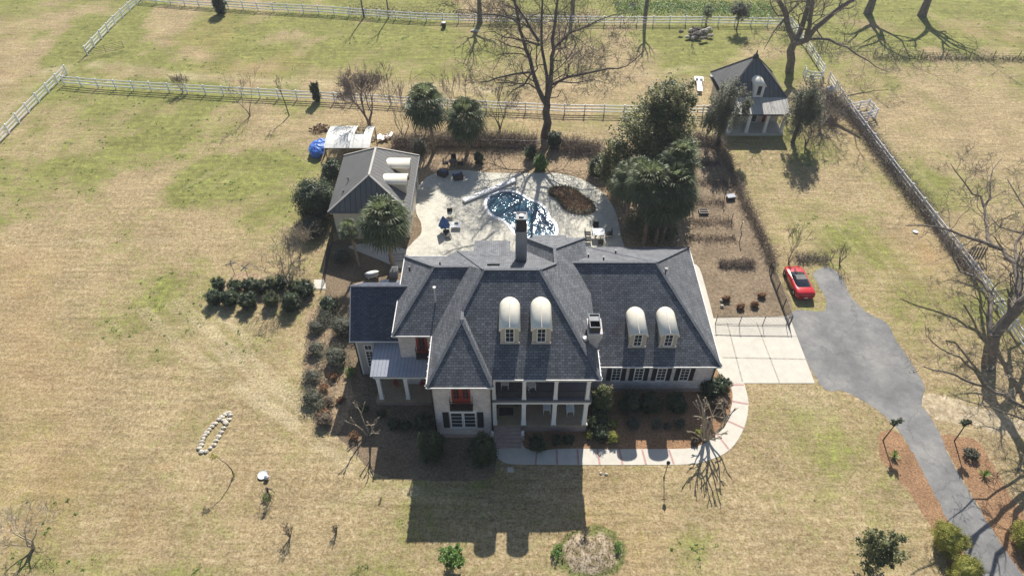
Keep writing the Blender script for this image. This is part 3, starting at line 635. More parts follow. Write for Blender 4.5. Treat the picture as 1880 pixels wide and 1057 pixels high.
def window(parent, xc, z0, z1, w_, Y, nc=2, nr=3, shut=0.0, mat='white', arch=False, name='window'):
    f = MB(); t_ = 0.07; x0, x1 = xc-w_/2, xc+w_/2
    f.box(x0-t_,x0,Y-.07,Y-.004,z0-t_,z1+t_).box(x1,x1+t_,Y-.07,Y-.004,z0-t_,z1+t_)
    f.box(x0,x1,Y-.07,Y-.004,z1,z1+t_).box(x0,x1,Y-.09,Y-.004,z0-t_,z0)
    for i in range(1,nc): x = x0+(x1-x0)*i/nc; f.box(x-.016,x+.016,Y-.045,Y-.012,z0,z1)
    for i in range(1,nr): z = z0+(z1-z0)*i/nr; f.box(x0,x1,Y-.043,Y-.010,z-.016,z+.016)
    if arch:
        f.tube([(xc+(w_/2+.02)*math.cos(a), Y-.04, z1+0.12*math.sin(a)) for a in [math.pi*k/8 for k in range(9)]], 0.035, 5)
    o = build(name, f, M[mat], parent, True)
    build('pane', MB().box(x0,x1,Y-.022,Y-.003,z0,z1), M['glass'], o, True)
    if shut:
        for sx in (-1, 1):
            a = x0-t_-.02-shut if sx < 0 else x1+t_+.02; s_ = MB(); s_.box(a,a+shut,Y-.06,Y-.005,z0-.06,z1+.06)
            k = int((z1-z0)/0.1)
            for i in range(k): s_.cbox((a+shut/2,Y-.065,z0+(i+.5)*(z1-z0)/k),(shut-.1,.02,.07),0,0.5)
            build('shutter', s_, M['shutter'], parent, True)
    return o
for x in (8.70,10.58,12.47,14.40): window(house, x, 1.62, 3.18, 0.66, 35.45, 2, 4, 0.38)
window(house, -4.35, 1.5, 3.4, 0.84, 30.9, 1, 4, 0); window(house, -3.31, 1.5, 3.4, 0.84, 30.9, 1, 4, 0)
for a in (-5.42,-2.72):
    s_ = MB().box(a,a+.48,30.84,30.895,1.42,3.48)
    for i in range(18): s_.cbox((a+.24,30.83,1.5+i*.108),(.38,.02,.07),0,.5)
    hp('shutter', s_, M['shutter'])
hp('lintel', MB().box(-4.9,-2.75,30.86,30.898,3.5,3.72), M['white'])
# red French doors + balconies
def french(xc, z0, z1, w_, Y, leaves=2):
    f = MB(); f.box(xc-w_/2,xc+w_/2,Y-.06,Y-.004,z0,z1); d = hp('door', f, M['red_door'])
    p = MB(); lw = w_/leaves; q = MB()
    for i in range(leaves):
        cx_ = xc-w_/2+lw*(i+.5); p.box(cx_-lw*.27,cx_+lw*.27,Y-.068,Y-.061,z0+(z1-z0)*.32,z1-.18)
        q.box(cx_-.015,cx_+.015,Y-.08,Y-.069,z0+(z1-z0)*.32,z1-.18)
        for r_ in (1,2): z = z0+(z1-z0)*.32+((z1-.18)-(z0+(z1-z0)*.32))*r_/3; q.box(cx_-lw*.27,cx_+lw*.27,Y-.079,Y-.070,z-.015,z+.015)
    build('pane', p, M['glass'], d, True); build('muntin', q, M['red_door'], d, True); return d
def balcony(xc, z0, w_, Y, dep, h=0.95):
    d = hp('balcony', MB().box(xc-w_/2,xc+w_/2,Y-dep,Y-.003,z0-.22,z0), M['metal_dark'])
    r = MB(); x0, x1, y0 = xc-w_/2+.03, xc+w_/2-.03, Y-dep+.03
    r.box(x0,x1,y0-.02,y0+.02,z0+h-.04,z0+h); r.box(x0-.02,x0+.02,y0,Y,z0+h-.045,z0+h-.005); r.box(x1-.02,x1+.02,y0,Y,z0+h-.045,z0+h-.005)
    r.box(x0,x1,y0-.012,y0+.012,z0+.08,z0+.11)
    k = int((x1-x0)/.115)
    for i in range(k+1): x = x0+(x1-x0)*i/k; r.box(x-.010,x+.010,y0-.010,y0+.010,z0,z0+h-.04)
    for i in range(1,max(2,int(dep/.12))): y = y0+i*.12; r.box(x0-.01,x0+.01,y-.01,y+.01,z0,z0+h-.04).box(x1-.01,x1+.01,y-.01,y+.01,z0,z0+h-.04)
    build('railing', r, M['iron'], d, True)
french(-3.85, 4.62, 6.85, 1.42, 30.9); balcony(-3.85, 4.58, 1.75, 30.9, 0.55)
french(-7.25, 4.42, 6.85, 0.9, 35.87, 1); balcony(-7.15, 4.66, 1.25, 35.87, 0.55)
# glazed doors with transoms on the west wing
for xc in (-12.1,-11.32): window(house, xc, 1.2, 3.15, 0.55, 37.3, 2, 5); window(house, xc, 3.42, 3.95, 0.55, 37.3, 2, 1)
# front porch
pf = hp('porch_floor', MB().box(-1.64,6.1,31.35,33.5,0.82,1.0), M['porch_floor'])
hp('porch_base', MB().box(-1.62,6.06,31.42,33.45,-0.02,0.82), M['brick_raw'])
ud = hp('balcony_floor', MB().box(-1.64,6.15,31.3,33.5,4.16,4.42), M['deck_grey'])
hp('porch_beam', MB().box(-1.64,6.12,31.36,31.62,3.86,4.158).box(5.86,6.12,31.622,33.5,3.86,4.157).box(-1.64,6.16,31.38,31.6,ZE-.45,ZE-.205), M['white'])
for x in (-1.40,0.93,3.35,5.80):
    for z0, z1, w0 in ((1.0,3.86,.17),(4.42,ZE-.45,.145)):
        c_ = MB(); c_.add([(x+sx*w0*k,31.55+sy*w0*k,z) for z,k in ((z0+.001,1.25),(z0+.12,1.25),(z0+.14,1.0),(z1-.14,.92),(z1-.12,1.15),(z1-.001,1.15)) for sx,sy in ((-1,-1),(1,-1),(1,1),(-1,1))],
            [(4*i+j,4*i+(j+1)%4,4*i+4+(j+1)%4,4*i+4+j) for i in range(5) for j in range(4)]+[(20,21,22,23),(3,2,1,0)])
        hp('column', c_, M['white'])
cols = (-1.40,0.93,3.35,5.80)
for a, b_ in zip(cols[:-1], cols[1:]):
    r = MB(); r.box(a+.18,b_-.18,31.50,31.54,5.30,5.35); r.box(a+.18,b_-.18,31.505,31.535,4.5,4.54)
    k = int((b_-a-.36)/.11)
    for i in range(k+1): x = a+.2+(b_-a-.4)*i/k; r.box(x-.012,x+.012,31.508,31.532,4.5,5.32)
    hp('porch_railing', r, M['metal_dark'])
# entrance and porch doors
d = hp('entrance_door', MB().box(-1.0,.25,33.43,33.497,1.0,3.35), M['white'])
build('pane', MB().box(-.82,.07,33.41,33.429,1.15,3.2), M['glass'], d, True)
french(1.85, 1.02, 3.3, .95, 33.5, 1); window(house, 4.5, 1.5, 3.2, .8, 33.5, 2, 3, .34, 'white')
for xc in (0.0, 3.4): french(xc, 4.44, 6.6, 1.0, 33.5, 2)
# steps
st = MB()
for i in range(6): st.box(-1.45,.72,31.349-(i+1)*.26,31.349-i*.26-.001 if i else 31.349,-.02,.84-i*.15)
hp('front_steps', st, M['brick_raw'])
for x in (-1.6,.86):
    hp('step_pier', MB().box(x-.14,x+.14,30.55,31.34,-.02,.55), M['brick_raw'])
# porch under tin roof (west)
tin = MB(); tin.add([(-11.5,37.28,4.42),(-6.02,37.28,4.62),(-6.02,34.2,3.66),(-11.5,34.2,3.66)], [(0,3,2,1)])
tin.add([(-11.5,34.2,3.66),(-6.02,34.2,3.66),(-6.02,34.2,3.52),(-11.5,34.2,3.52),(-11.5,37.28,4.42),(-11.5,37.28,4.28)], [(0,3,2,1),(0,4,5,3)])
hp('tin_roof', tin, M['tin'])
hp('tin_roof_beam', MB().box(-11.3,-6.02,34.3,34.5,3.25,3.55).box(-11.3,-11.1,34.502,37.25,3.25,3.56), M['white'])
hp('side_porch_floor', MB().box(-11.4,-6.02,33.95,37.28,.32,.5), M['porch_floor']); hp('side_porch_base', MB().box(-11.35,-6.03,34.0,37.25,-.02,.32), M['brick_raw'])
for x in (-10.95,-8.72):
    hp('column', MB().box(x-.19,x+.19,34.22,34.58,.5,.68).box(x-.155,x+.155,34.25,34.55,.681,3.15).box(x-.18,x+.18,34.23,34.57,3.151,3.25), M['white'])
# dormers
def dormer(xc, Yf, zb, ztop, Yb, name_idx):
    w_ = 0.66; zs = ztop-0.42
    b_ = MB(); n = 10
    arc = [(xc+w_*math.cos(math.pi*k/n), zs+0.28*math.sin(math.pi*k/n)) for k in range(n+1)]
    prof = [(xc-w_,zb-.05)]+[(xc+w_,zb-.05)]+arc
    prof = [(xc+w_,zb-.05)]+arc+[(xc-w_,zb-.05)]
    m_ = len(prof)
    b_.add([(x,Yf,z) for x,z in prof]+[(x,Yb+.4,z) for x,z in prof], [tuple(range(m_)),tuple(range(2*m_-1,m_-1,-1))]+[(i,m_+i,m_+(i+1)%m_,(i+1)%m_) for i in range(m_)])
    d = build('dormer', b_, M['dormer'], house, True)
    r = MB(); ro = 0.80; n = 14
    for rr, hh, s0 in ((ro,.60,1),(ro-.07,.52,-1)):
        pass
    A_ = [(xc+ro*math.cos(math.pi*k/n), zs-.02+.45*math.sin(math.pi*k/n)) for k in range(n+1)]
    B_ = [(xc+(ro-.10)*math.cos(math.pi*k/n), zs-.02+.35*math.sin(math.pi*k/n)) for k in range(n+1)]
    vs = [(x,Yf-.16,z) for x,z in A_]+[(x,Yb+.5,z) for x,z in A_]+[(x,Yf-.16,z) for x,z in B_]+[(x,Yb+.5,z) for x,z in B_]
    q = n+1
    r.add(vs, [(i,i+1,q+i+1,q+i) for i in range(n)]+[(2*q+i,3*q+i,3*q+i+1,2*q+i+1) for i in range(n)]+[(i,2*q+i,2*q+i+1,i+1) for i in range(n)]+[(0,q,3*q,2*q),(n,2*q+n,3*q+n,q+n)])
    build('dormer_roof', r, M['cream_metal'], d, True, True)
    build('dormer_ridge', MB().tube([(xc,Yf-.17,zs+.435),(xc,Yb+.3,zs+.435)], .022, 5), M['dormer'], d, True)
    build('dormer_sill', MB().box(xc-w_-.07,xc+w_+.07,Yf-.09,Yf-.003,zb-.04,zb+.1).box(xc-w_-.03,xc-w_+.12,Yf-.05,Yf-.0031,zb+.1,zs).box(xc+w_-.12,xc+w_+.03,Yf-.05,Yf-.0031,zb+.1,zs), M['dormer'], d, True)
    window(d, xc, zb+.2, zs+.1, .56, Yf-.002, 2, 3, 0, 'white', True, 'dormer_window')
    # flat cheek roofing where the curve meets the slope
for i, (x, Yf, zb, zt, Yb) in enumerate(((-0.17,33.5,8.7,10.6,36.4),(2.18,33.5,8.7,10.6,36.4),(10.22,36.45,4.74,6.55,39.2),(12.72,36.45,4.74,6.55,39.2))): dormer(x, Yf, zb, zt, Yb, i)
# chimneys
ch = hp('chimney', MB().box(.28,1.2,41.2,42.1,8.2,12.9).box(.22,1.26,41.14,42.16,12.9,13.02), M['chimney'])
build('chimney_cap', MB().box(.33,1.15,41.25,42.05,13.02,14.2), M['metal_dark'], ch, True)
build('chimney_rim', MB().box(.29,1.19,41.2,41.28,14.2,14.27).box(.29,1.19,42.03,42.1,14.2,14.27).box(.29,.37,41.281,42.029,14.2,14.27).box(1.11,1.19,41.281,42.029,14.2,14.27), M['grey_box'], ch, True)
build('chimney_pot', MB().lathe((.74,41.65,14.2),[(.16,0),(.16,.1),(.2,.12),(.17,.16)],12), M['white'], ch, True)
c2 = hp('chimney', MB().add([(x,y,z) for z,x0,x1,y0 in ((5.4,6.0,6.5,34.2),(7.7,5.95,6.6,34.2),(8.55,5.75,6.85,34.1),(9.0,5.75,6.85,34.1)) for x,y in ((x0,y0),(x1,y0),(x1,35.7),(x0,35.7))],
      [(4*i+j,4*i+(j+1)%4,4*i+4+(j+1)%4,4*i+4+j) for i in range(3) for j in range(4)]+[(12,13,14,15)]), M['brick'])
build('chimney_cap', MB().box(5.85,6.65,34.2,34.24,9.0,9.62).box(5.85,6.65,35.5,35.54,9.0,9.62).box(5.85,5.89,34.241,35.499,9.0,9.62).box(6.61,6.65,34.241,35.499,9.0,9.62).box(5.891,6.609,34.241,35.499,9.0,9.25), M['metal_dark'], c2, True)
rm_ = MB()
for a in ((5.83,6.67,34.17,34.23),(5.83,6.67,35.51,35.57),(5.83,6.67,34.84,34.9),(5.83,5.89,34.231,35.509),(6.61,6.67,34.231,35.509)): rm_.box(*a,9.621,9.66)
build('chimney_rim', rm_, M['grey_box'], c2, True)
build('chimney_reflection', MB().box(5.9,6.6,34.91,35.49,9.5,9.56), M['grey_box'], c2, True)  # grey plate inside the cap stands in for a reflection there
hp('roof_bracket', MB().cbox((5.55,34.2,8.35),(.3,.25,.3),.4), M['white'])
# skylight + vents on the roof
sk = PY(905,486,39.3)
def onroof(px, py, z0, k, y0):   # point where the view ray meets z = z0 + k (Y - y0)
    v = (CY-py)/F; a = (1+v)/(1-v); z = (z0+k*(H*a-y0))/(1+k*a); p = P(px,py,z); return p
for nm, (px,py), sz, roofp in (('skylight',(906,487),(1.0,.28,.16),(11.78,-.634,38.2)),):
    p = onroof(px,py,*roofp); s_ = MB().cbox((p.x,p.y,p.z+.06),sz,0,math.atan(roofp[1])); hp(nm, s_, M['metal_dark'])
for (px,py), roofp in (((752,494),(10.34,-.674,40.07)),((1080,470),(8.78,-.655,42.2)),((1130,463),(8.78,-.655,42.2)),((808,485),(10.34,-.674,40.07)),((1108,475),(8.78,-.655,42.2))):
    p = onroof(px,py+2,*roofp); hp('roof_vent', MB().lathe((p.x,p.y,p.z-.1),[(.07,0),(.07,.45),(.09,.47),(.09,.5)],8), M['metal_dark'])
p = onroof(800,552,ZE,.7,35.52); hp('vent_pipe', MB().lathe((p.x,p.y,p.z-.2),[(.06,0),(.06,1.6),(.13,1.62),(.13,1.74)],8), M['gutter'])
p = Vector((13.0,42.0,7.9)); hp('vent_pipe', MB().lathe((p.x,p.y,p.z-.2),[(.06,0),(.06,.5),(.16,.52),(.16,.64)],8), M['metal_dark'])
# ------------------------------------------------------------------ guest house
gh = thing('guest_house', 'small cream stucco outbuilding with dark ribbed metal hip roof beside the patio', 'outbuilding', (-14.6,60,0))
g = lambda nm, mb, mt, par=None, sm=False: build(nm, mb, M[mt], par or gh, True, sm)
KG = dict(a=(-18.8,55.0,3.95), b=(-10.43,55.0,3.95), c=(-10.43,65.1,3.95), d=(-18.9,65.1,3.95), e=(-14.45,57.1,7.05), f=(-14.45,62.0,7.05))
planes(gh, 'roof', KG, [('a','b','e'),('b','c','f','e'),('c','d','f'),('d','a','e','f')], M['tin_dark'])
caps(gh, KG, [('e','f'),('e','a'),('e','b'),('f','c'),('f','d')], M['tin_pale'], .22)
eave(gh, [KG[k][:2] for k in 'abcd'], 3.95, [((-10.4,55.0),(-10.4,65.1)),((-18.85,54.96),(-10.4,54.96))], M['metal_dark'], M['grey_box'])
g('wall', MB().box(-18.45,-10.8,55.4,64.7,-.03,3.85), 'stucco')
gd = g('garage_door', MB().box(-14.9,-12.3,55.33,55.397,0,2.3), 'white'); q = MB()
for i in range(4): q.box(-14.8,-12.4,55.31,55.329,.12+i*.56,.56+i*.56)
build('door_panel', q, M['white'], gd, True)
for yc in (58.2, 61.0):
    q = MB(); w_ = .72; n = 10; zs = 5.65
    for xx in (0,): pass
    arc = [(yc+w_*math.cos(math.pi*k/n), zs+.42*math.sin(math.pi*k/n)) for k in range(n+1)]; prof = [(yc+w_,4.2)]+arc+[(yc-w_,4.2)]; m_ = len(prof)
    q.add([(-10.95,y,z) for y,z in prof]+[(-13.6,y,z) for y,z in prof], [tuple(range(m_)),tuple(range(2*m_-1,m_-1,-1))]+[(i,m_+i,m_+(i+1)%m_,(i+1)%m_) for i in range(m_)])
    dd = g('dormer', q, 'dormer')
    A_ = [(yc+(w_+.13)*math.cos(math.pi*k/n), zs-.02+.52*math.sin(math.pi*k/n)) for k in range(n+1)]; B_ = [(yc+(w_+.04)*math.cos(math.pi*k/n), zs-.02+.44*math.sin(math.pi*k/n)) for k in range(n+1)]; r = MB(); k_ = n+1
    r.add([(-10.8,y,z) for y,z in A_]+[(-13.7,y,z) for y,z in A_]+[(-10.8,y,z) for y,z in B_]+[(-13.7,y,z) for y,z in B_],
      [(i,i+1,k_+i+1,k_+i) for i in range(n)]+[(2*k_+i,3*k_+i,3*k_+i+1,2*k_+i+1) for i in range(n)]+[(i,2*k_+i,2*k_+i+1,i+1) for i in range(n)]+[(0,k_,3*k_,2*k_),(n,2*k_+n,3*k_+n,k_+n)])
    build('dormer_roof', r, M['cream_metal'], dd, True, True)
    build('dormer_window', MB().box(-10.94,-10.9,yc-.3,yc+.3,4.9,5.9), M['white'], dd, True); build('pane', MB().box(-10.899,-10.89,yc-.24,yc+.24,4.96,5.84), M['glass'], dd, True)
for (px,py) in ((640,334),(630,352)):
    p = P(px,py,5.0); g('vent_pipe', MB().lathe((p.x,p.y,4.2),[(.06,0),(.06,1.3 if py < 340 else .9),(.12,1.32 if py<340 else .92),(.12,1.4 if py<340 else 1.0)],8), 'metal_dark')
for y_ in (57,62): wn = g('window', MB().box(-10.79,-10.74,y_,y_+1,1.0,2.2), 'white'); g('pane', MB().box(-10.739,-10.73,y_+.08,y_+.92,1.08,2.12), 'glass', wn)
# ------------------------------------------------------------------ pavilion
pv = thing('pavilion', 'small garden cottage with pyramid roof, single dormer and white-columned porch', 'cottage', (30.8,80,0))
g = lambda nm, mb, mt, par=None, sm=False: build(nm, mb, M[mt], par or pv, True, sm)
KP = dict(a=(26.9,78.2,3.75), b=(34.7,78.2,3.75), c=(34.9,85.6,3.35), d=(26.6,85.6,3.35), e=(30.8,81.9,7.5), f=(27.3,75.5,2.95), h=(34.6,75.5,2.95))
planes(pv, 'roof', KP, [('a','b','e'),('b','c','e'),('c','d','e'),('d','a','e')], M['tin_dark'])
planes(pv, 'porch_roof', KP, [('f','h','b','a')], M['tin_pale'])
caps(pv, KP, [('e','a'),('e','b'),('e','c'),('e','d')], M['metal_dark'], .2)
g('fascia', MB().prism([(27.3,75.5),(34.6,75.5),(34.7,78.2),(34.9,85.6),(26.6,85.6),(26.9,78.2)], 2.74, 2.93), 'metal_dark')
g('finial', MB().lathe((30.8,81.9,7.25),[(.42,0),(.3,.35),(.12,.5),(.06,.9),(.02,1.0)],8), 'metal_dark')
g('wall', MB().box(27.2,34.3,78.1,85.2,-.03,2.95), 'stucco'); g('porch_floor', MB().box(27.25,34.4,75.3,78.1,0,.3), 'concrete')
for x in (27.5,29.75,32.0,34.15): g('column', MB().box(x-.22,x+.22,75.5,75.94,.3,.5).box(x-.17,x+.17,75.55,75.89,.501,2.6).box(x-.21,x+.21,75.51,75.93,2.601,2.739), 'white')
dr = g('door', MB().box(32.3,33.3,78.03,78.097,.3,2.5), 'red_door'); 
for a_, b_, z_ in ((28.6,29.8,1),(30.5,31.6,.3)): wn = g('window', MB().box(a_,b_,78.04,78.096,z_,2.45), 'white'); g('pane', MB().box(a_+.1,b_-.1,78.02,78.039,z_+.1,2.35), 'glass', wn)
q = MB(); xc, zs, w_, n = 30.95, 5.25, .62, 10
arc = [(xc+w_*math.cos(math.pi*k/n), zs+.4*math.sin(math.pi*k/n)) for k in range(n+1)]; prof = [(xc+w_,3.8)]+arc+[(xc-w_,3.8)]; m_ = len(prof)
q.add([(x,78.15,z) for x,z in prof]+[(x,80.7,z) for x,z in prof], [tuple(range(m_)),tuple(range(2*m_-1,m_-1,-1))]+[(i,m_+i,m_+(i+1)%m_,(i+1)%m_) for i in range(m_)])
dd = g('dormer', q, 'white')
A_ = [(xc+(w_+.12)*math.cos(math.pi*k/n), zs+.5*math.sin(math.pi*k/n)) for k in range(n+1)]; B_ = [(xc+(w_+.03)*math.cos(math.pi*k/n), zs+.42*math.sin(math.pi*k/n)) for k in range(n+1)]; r = MB(); k_ = n+1
r.add([(x,78.0,z) for x,z in A_]+[(x,80.8,z) for x,z in A_]+[(x,78.0,z) for x,z in B_]+[(x,80.8,z) for x,z in B_],
  [(i,i+1,k_+i+1,k_+i) for i in range(n)]+[(2*k_+i,3*k_+i,3*k_+i+1,2*k_+i+1) for i in range(n)]+[(i,2*k_+i,2*k_+i+1,i+1) for i in range(n)]+[(0,k_,3*k_,2*k_),(n,2*k_+n,3*k_+n,k_+n)])
build('dormer_roof', r, M['cream_metal'], dd, True, True)
build('pane', MB().box(xc-.24,xc+.24,78.10,78.147,4.1,5.3), M['glass'], dd, True)
# ------------------------------------------------------------------ open shed with curved roof
cp = thing('open_shed', 'white curved sheet roof of an open shed behind the ribbed-roof outbuilding', 'shed', (-19.5,71,0))
g = lambda nm, mb, mt, par=None, sm=False: build(nm, mb, M[mt], par or cp, True, sm)
def panel(x0, x1, ya, yb, seed):
    q = MB(); n = 8; vs = []
    for i in range(n+1):
        t_ = i/n; y = ya+(yb-ya)*t_; yy = (y-71.0)/2.6; z = 3.05-.5*yy*yy
        vs += [(x0,y,z),(x1,y,z),(x0,y,z-.03),(x1,y,z-.03)]
    fs = []
    for i in range(n):
        a = 4*i; fs += [(a,a+1,a+5,a+4),(a+2,a+6,a+7,a+3),(a,a+4,a+6,a+2),(a+1,a+3,a+7,a+5)]
    q.add(vs, fs); q.add([vs[0],vs[1],vs[3],vs[2]],[(0,1,2,3)]); return q
for i, (x0,x1,ya,yb) in enumerate(((-22.1,-21.0,68.6,73.4),(-20.98,-19.9,68.6,73.4),(-19.88,-18.8,68.6,73.4),(-18.78,-17.7,68.6,70.9),(-17.68,-16.7,68.6,73.2))):
    g('roof_sheet', panel(x0,x1,ya,yb,i), 'roof_white' if 'roof_white' in M else 'fence_white')
fr = MB()
for x in (-22.0,-19.4,-16.8):
    for y in (68.7,73.2): fr.box(x-.05,x+.05,y-.05,y+.05,0,2.56)
for x in (-22.0,-16.8): fr.tube([(x,71+2.6*k/4,3.0-.5*(k/4)**2) for k in range(-4,5)], .04, 5)
for y in (68.7,71,73.2): fr.box(-22.0,-16.8,y-.03,y+.03,2.45 if y != 71 else 2.93,2.5 if y != 71 else 2.98)
g('frame', fr, 'wood'); g('back_wall', MB().box(-21.2,-17.6,72.4,72.5,0,2.3).box(-17.7,-17.6,69,72.4,0,2.2), 'stucco'); g('bench', MB().box(-17.4,-16.2,67.4,69.5,0,.9).box(-18.8,-17.6,67.0,68.4,0,.8), 'white')

# small bulbs clipped along the front gutters
bm = None
for (x0,y0,x1,y1,z,k) in ((-6.29,30.4,-1.43,30.4,ZE,9),(-1.3,31.14,6.64,31.14,ZE,13),(6.7,31.3,6.7,34.0,ZE,5),(-9.45,35.42,-6.4,35.42,ZE,5),(-6.4,30.6,-6.4,35.4,ZE,8),(6.9,35.0,17.1,35.0,3.8,13)):
    for i in range(k):
        f_ = i/(k-1); p_ = Vector((x0+(x1-x0)*f_, y0+(y1-y0)*f_, z+.05))
        if bm is None: o_ = build('gutter_bulb', MB().ball((0,0,0),.055,6,4), M['white'], house); bm = o_.data
        else: o_ = bpy.data.objects.new('gutter_bulb', bm); COL.objects.link(o_); o_.parent = house
        o_.location = p_-house.location
# ------------------------------------------------------------------ plants
NR = np.random.default_rng(5)
def crown_pts(rng, n, rad, clumps, spread=0.22, shell=0.75, bottom=-1.0):
    """leaf centres gathered in clumps through an ellipsoid crown; also returns clump tone and position"""
    d = rng.normal(size=(clumps,3)); d /= np.linalg.norm(d, axis=1)[:,None]
    d[:,2] = np.maximum(d[:,2], bottom)
    r = shell+(1-shell)*rng.random(clumps); r *= (0.85+0.3*rng.random(clumps))
    C = d*r[:,None]*np.array(rad); tone = rng.random(clumps)
    k = rng.integers(0, clumps, n); sc = spread*np.array(rad)*(0.6+0.8*rng.random((clumps,1)))
    pts = C[k]+rng.normal(size=(n,3))*sc[k]*0.6
    return pts, tone[k], C
def leafy(mb, c, rad, n, size, seed, clumps=40, spread=0.22, shell=0.75, bottom=-1.0, lo=0, hi=1, aspect=.55, up=.75):
    rng = np.random.default_rng(seed); p, tn, C = crown_pts(rng, n, rad, clumps, spread, shell, bottom)
    rnd = lo+(hi-lo)*np.clip(tn*.6+rng.random(n)*.4, 0, 1)
    mb.leaves(p+np.array(c), size, rng, rnd, aspect, up); return C+np.array(c)
def shrub(name, label, cat, loc, rad, seed, mat='leaf_dark', n=None, size=.12, group=None, dense=True, rz=0, lift=None, up=.75, spread=.2, stem='bark_dark'):
    t_ = thing(name, label, cat, loc, 0, group); rad = rad if hasattr(rad,'__len__') else (rad,)*3
    zc = rad[2]*0.95 if lift is None else lift; rg = random.Random(seed)
    n = n or int(260*(rad[0]*rad[1]+rad[0]*rad[2]*2)/ (size*size*60)+150)
    mb = MB()
    if dense: mb.ball((0,0,zc), [r*(.86 if mat != 'leaf_grey' else .74) for r in rad], 14, 9, .10, rg, 0.12 if mat != 'leaf_yellow' else .5)
    leafy(mb, (0,0,zc), [r*.97 for r in rad], int(n*1.5), size, seed, max(30,int(60*rad[0])), spread*(1.5 if mat == 'leaf_grey' else 1), (.96 if mat != 'leaf_grey' else .85) if dense else .5, -1 if zc >= rad[2]*.9 else -.5, up=up)
    build('foliage', mb, M[mat], t_)
    s_ = MB(); s_.tube([(0,0,-.05),(0.03,0.02,zc*.6)], [.06,.04], 6)
    for k in range(4):
        a = k*1.6+seed; s_.tube([(0.02,0.01,zc*.3),(math.cos(a)*rad[0]*.5,math.sin(a)*rad[1]*.5,zc)], [.035,.012], 4)
    build('stem', s_, M[stem], t_); return t_
# --- bare branching
def grow(mb, p, d, ln, r, depth, rg, kids=(2,3), spread=.6, upb=.15, gnarl=.18, shrink=.68, rmin=.008, segs=4):
    pts = [Vector(p)]; rad = [r]; d = Vector(d).normalized(); q = Vector(p); dirs = [d]
    for i in range(segs):
        d = (d+Vector((rg.gauss(0,gnarl),rg.gauss(0,gnarl),rg.gauss(0,gnarl)+upb*.3))).normalized()
        q = q+d*ln/segs; pts.append(q); dirs.append(d); rad.append(max(rmin, r*(1-.5*(i+1)/segs)))
    mb.tube(pts, rad, 6 if r > .12 else (4 if r > .035 else 3), cap=False)
    if depth <= 0: return
    k = rg.randint(*kids)
    for j in range(k):
        f = .35+.65*(j+1)/k if k > 1 else 1; i = min(segs, max(1, round(f*segs)))
        ax = dirs[i].cross(Vector((rg.gauss(0,1),rg.gauss(0,1),rg.gauss(0,1))));
        if ax.length < .01: continue
        nd = Matrix.Rotation(spread*(.6+.8*rg.random()), 3, ax.normalized()) @ dirs[i]; nd.z += upb
        grow(mb, pts[i], nd, ln*shrink*(.75+.5*rg.random()), max(rmin, rad[i]*.72), depth-1, rg, kids, spread, upb, gnarl, shrink, rmin, segs)
def along(mb, pts, r0, r1, rg, nk, klen, depth, sides=8, **kw):
    """one hand-laid limb with side branches"""
    P_ = [Vector(p) for p in pts]; S_ = []
    for i in range(len(P_)-1):
        a, b = P_[i], P_[i+1]; m_ = max(1, int((b-a).length/.9))
        for j in range(m_): S_.append(a.lerp(b, j/m_)+Vector((rg.gauss(0,.05),rg.gauss(0,.08),rg.gauss(0,.05)))*(1 if i+j else 0))
    S_.append(P_[-1]); n = len(S_); rad = [r0+(r1-r0)*i/(n-1) for i in range(n)]
    mb.tube(S_, rad, sides, cap=False)
    for k in range(nk):
        f = .15+.85*(k+rg.random())/nk; i = min(n-2, int(f*(n-1))); d = (S_[i+1]-S_[i]).normalized()
        ax = d.cross(Vector((rg.gauss(0,1),rg.gauss(0,1),rg.gauss(0,1)))).normalized()
        nd = Matrix.Rotation(.7+.6*rg.random(), 3, ax) @ d; nd.z += .25
        grow(mb, S_[i], nd, klen*(.6+.8*rg.random())*(1.1-.4*f), max(.02, rad[i]*.36), depth, rg, **kw)
def bare_tree(name, label, loc, h, seed, r=.12, depth=4, mat='bark', stems=1, spread=.5, trunk=.3, kids=(2,3), cat='tree', group=None, upb=.15, gnarl=.15, rmin=.009, lean=(0,0), shrink=.7):
    t_ = thing(name, label, cat, loc, 0, group); rg = random.Random(seed); tr = MB(); cr = MB()
    for s_ in range(stems):
        a = 2*math.pi*s_/stems+rg.random(); k = 0 if stems == 1 else .35
        top = Vector((math.cos(a)*k*h*trunk+lean[0], math.sin(a)*k*h*trunk+lean[1], h*trunk))
        pts = [(0,0,-.1),(top.x*.3+rg.gauss(0,.03),top.y*.3+rg.gauss(0,.03),top.z*.5),tuple(top)]
        tr.tube(pts, [r*1.25,r,r*.8], 8)
        for j in range(rg.randint(3,4) if stems == 1 else 2):
            b = 2*math.pi*j/3.3+rg.random()*2; d = Vector((math.cos(b)*spread+lean[0]*.15, math.sin(b)*spread+lean[1]*.15, 1))
            grow(cr, top-Vector((0,0,.05*j*h*trunk)), d, h*(1-trunk)*.45, r*.6, depth, rg, kids, spread, upb, gnarl, shrink, rmin)
    build('trunk', tr, M[mat], t_); build('crown', cr, M[mat], t_); return t_
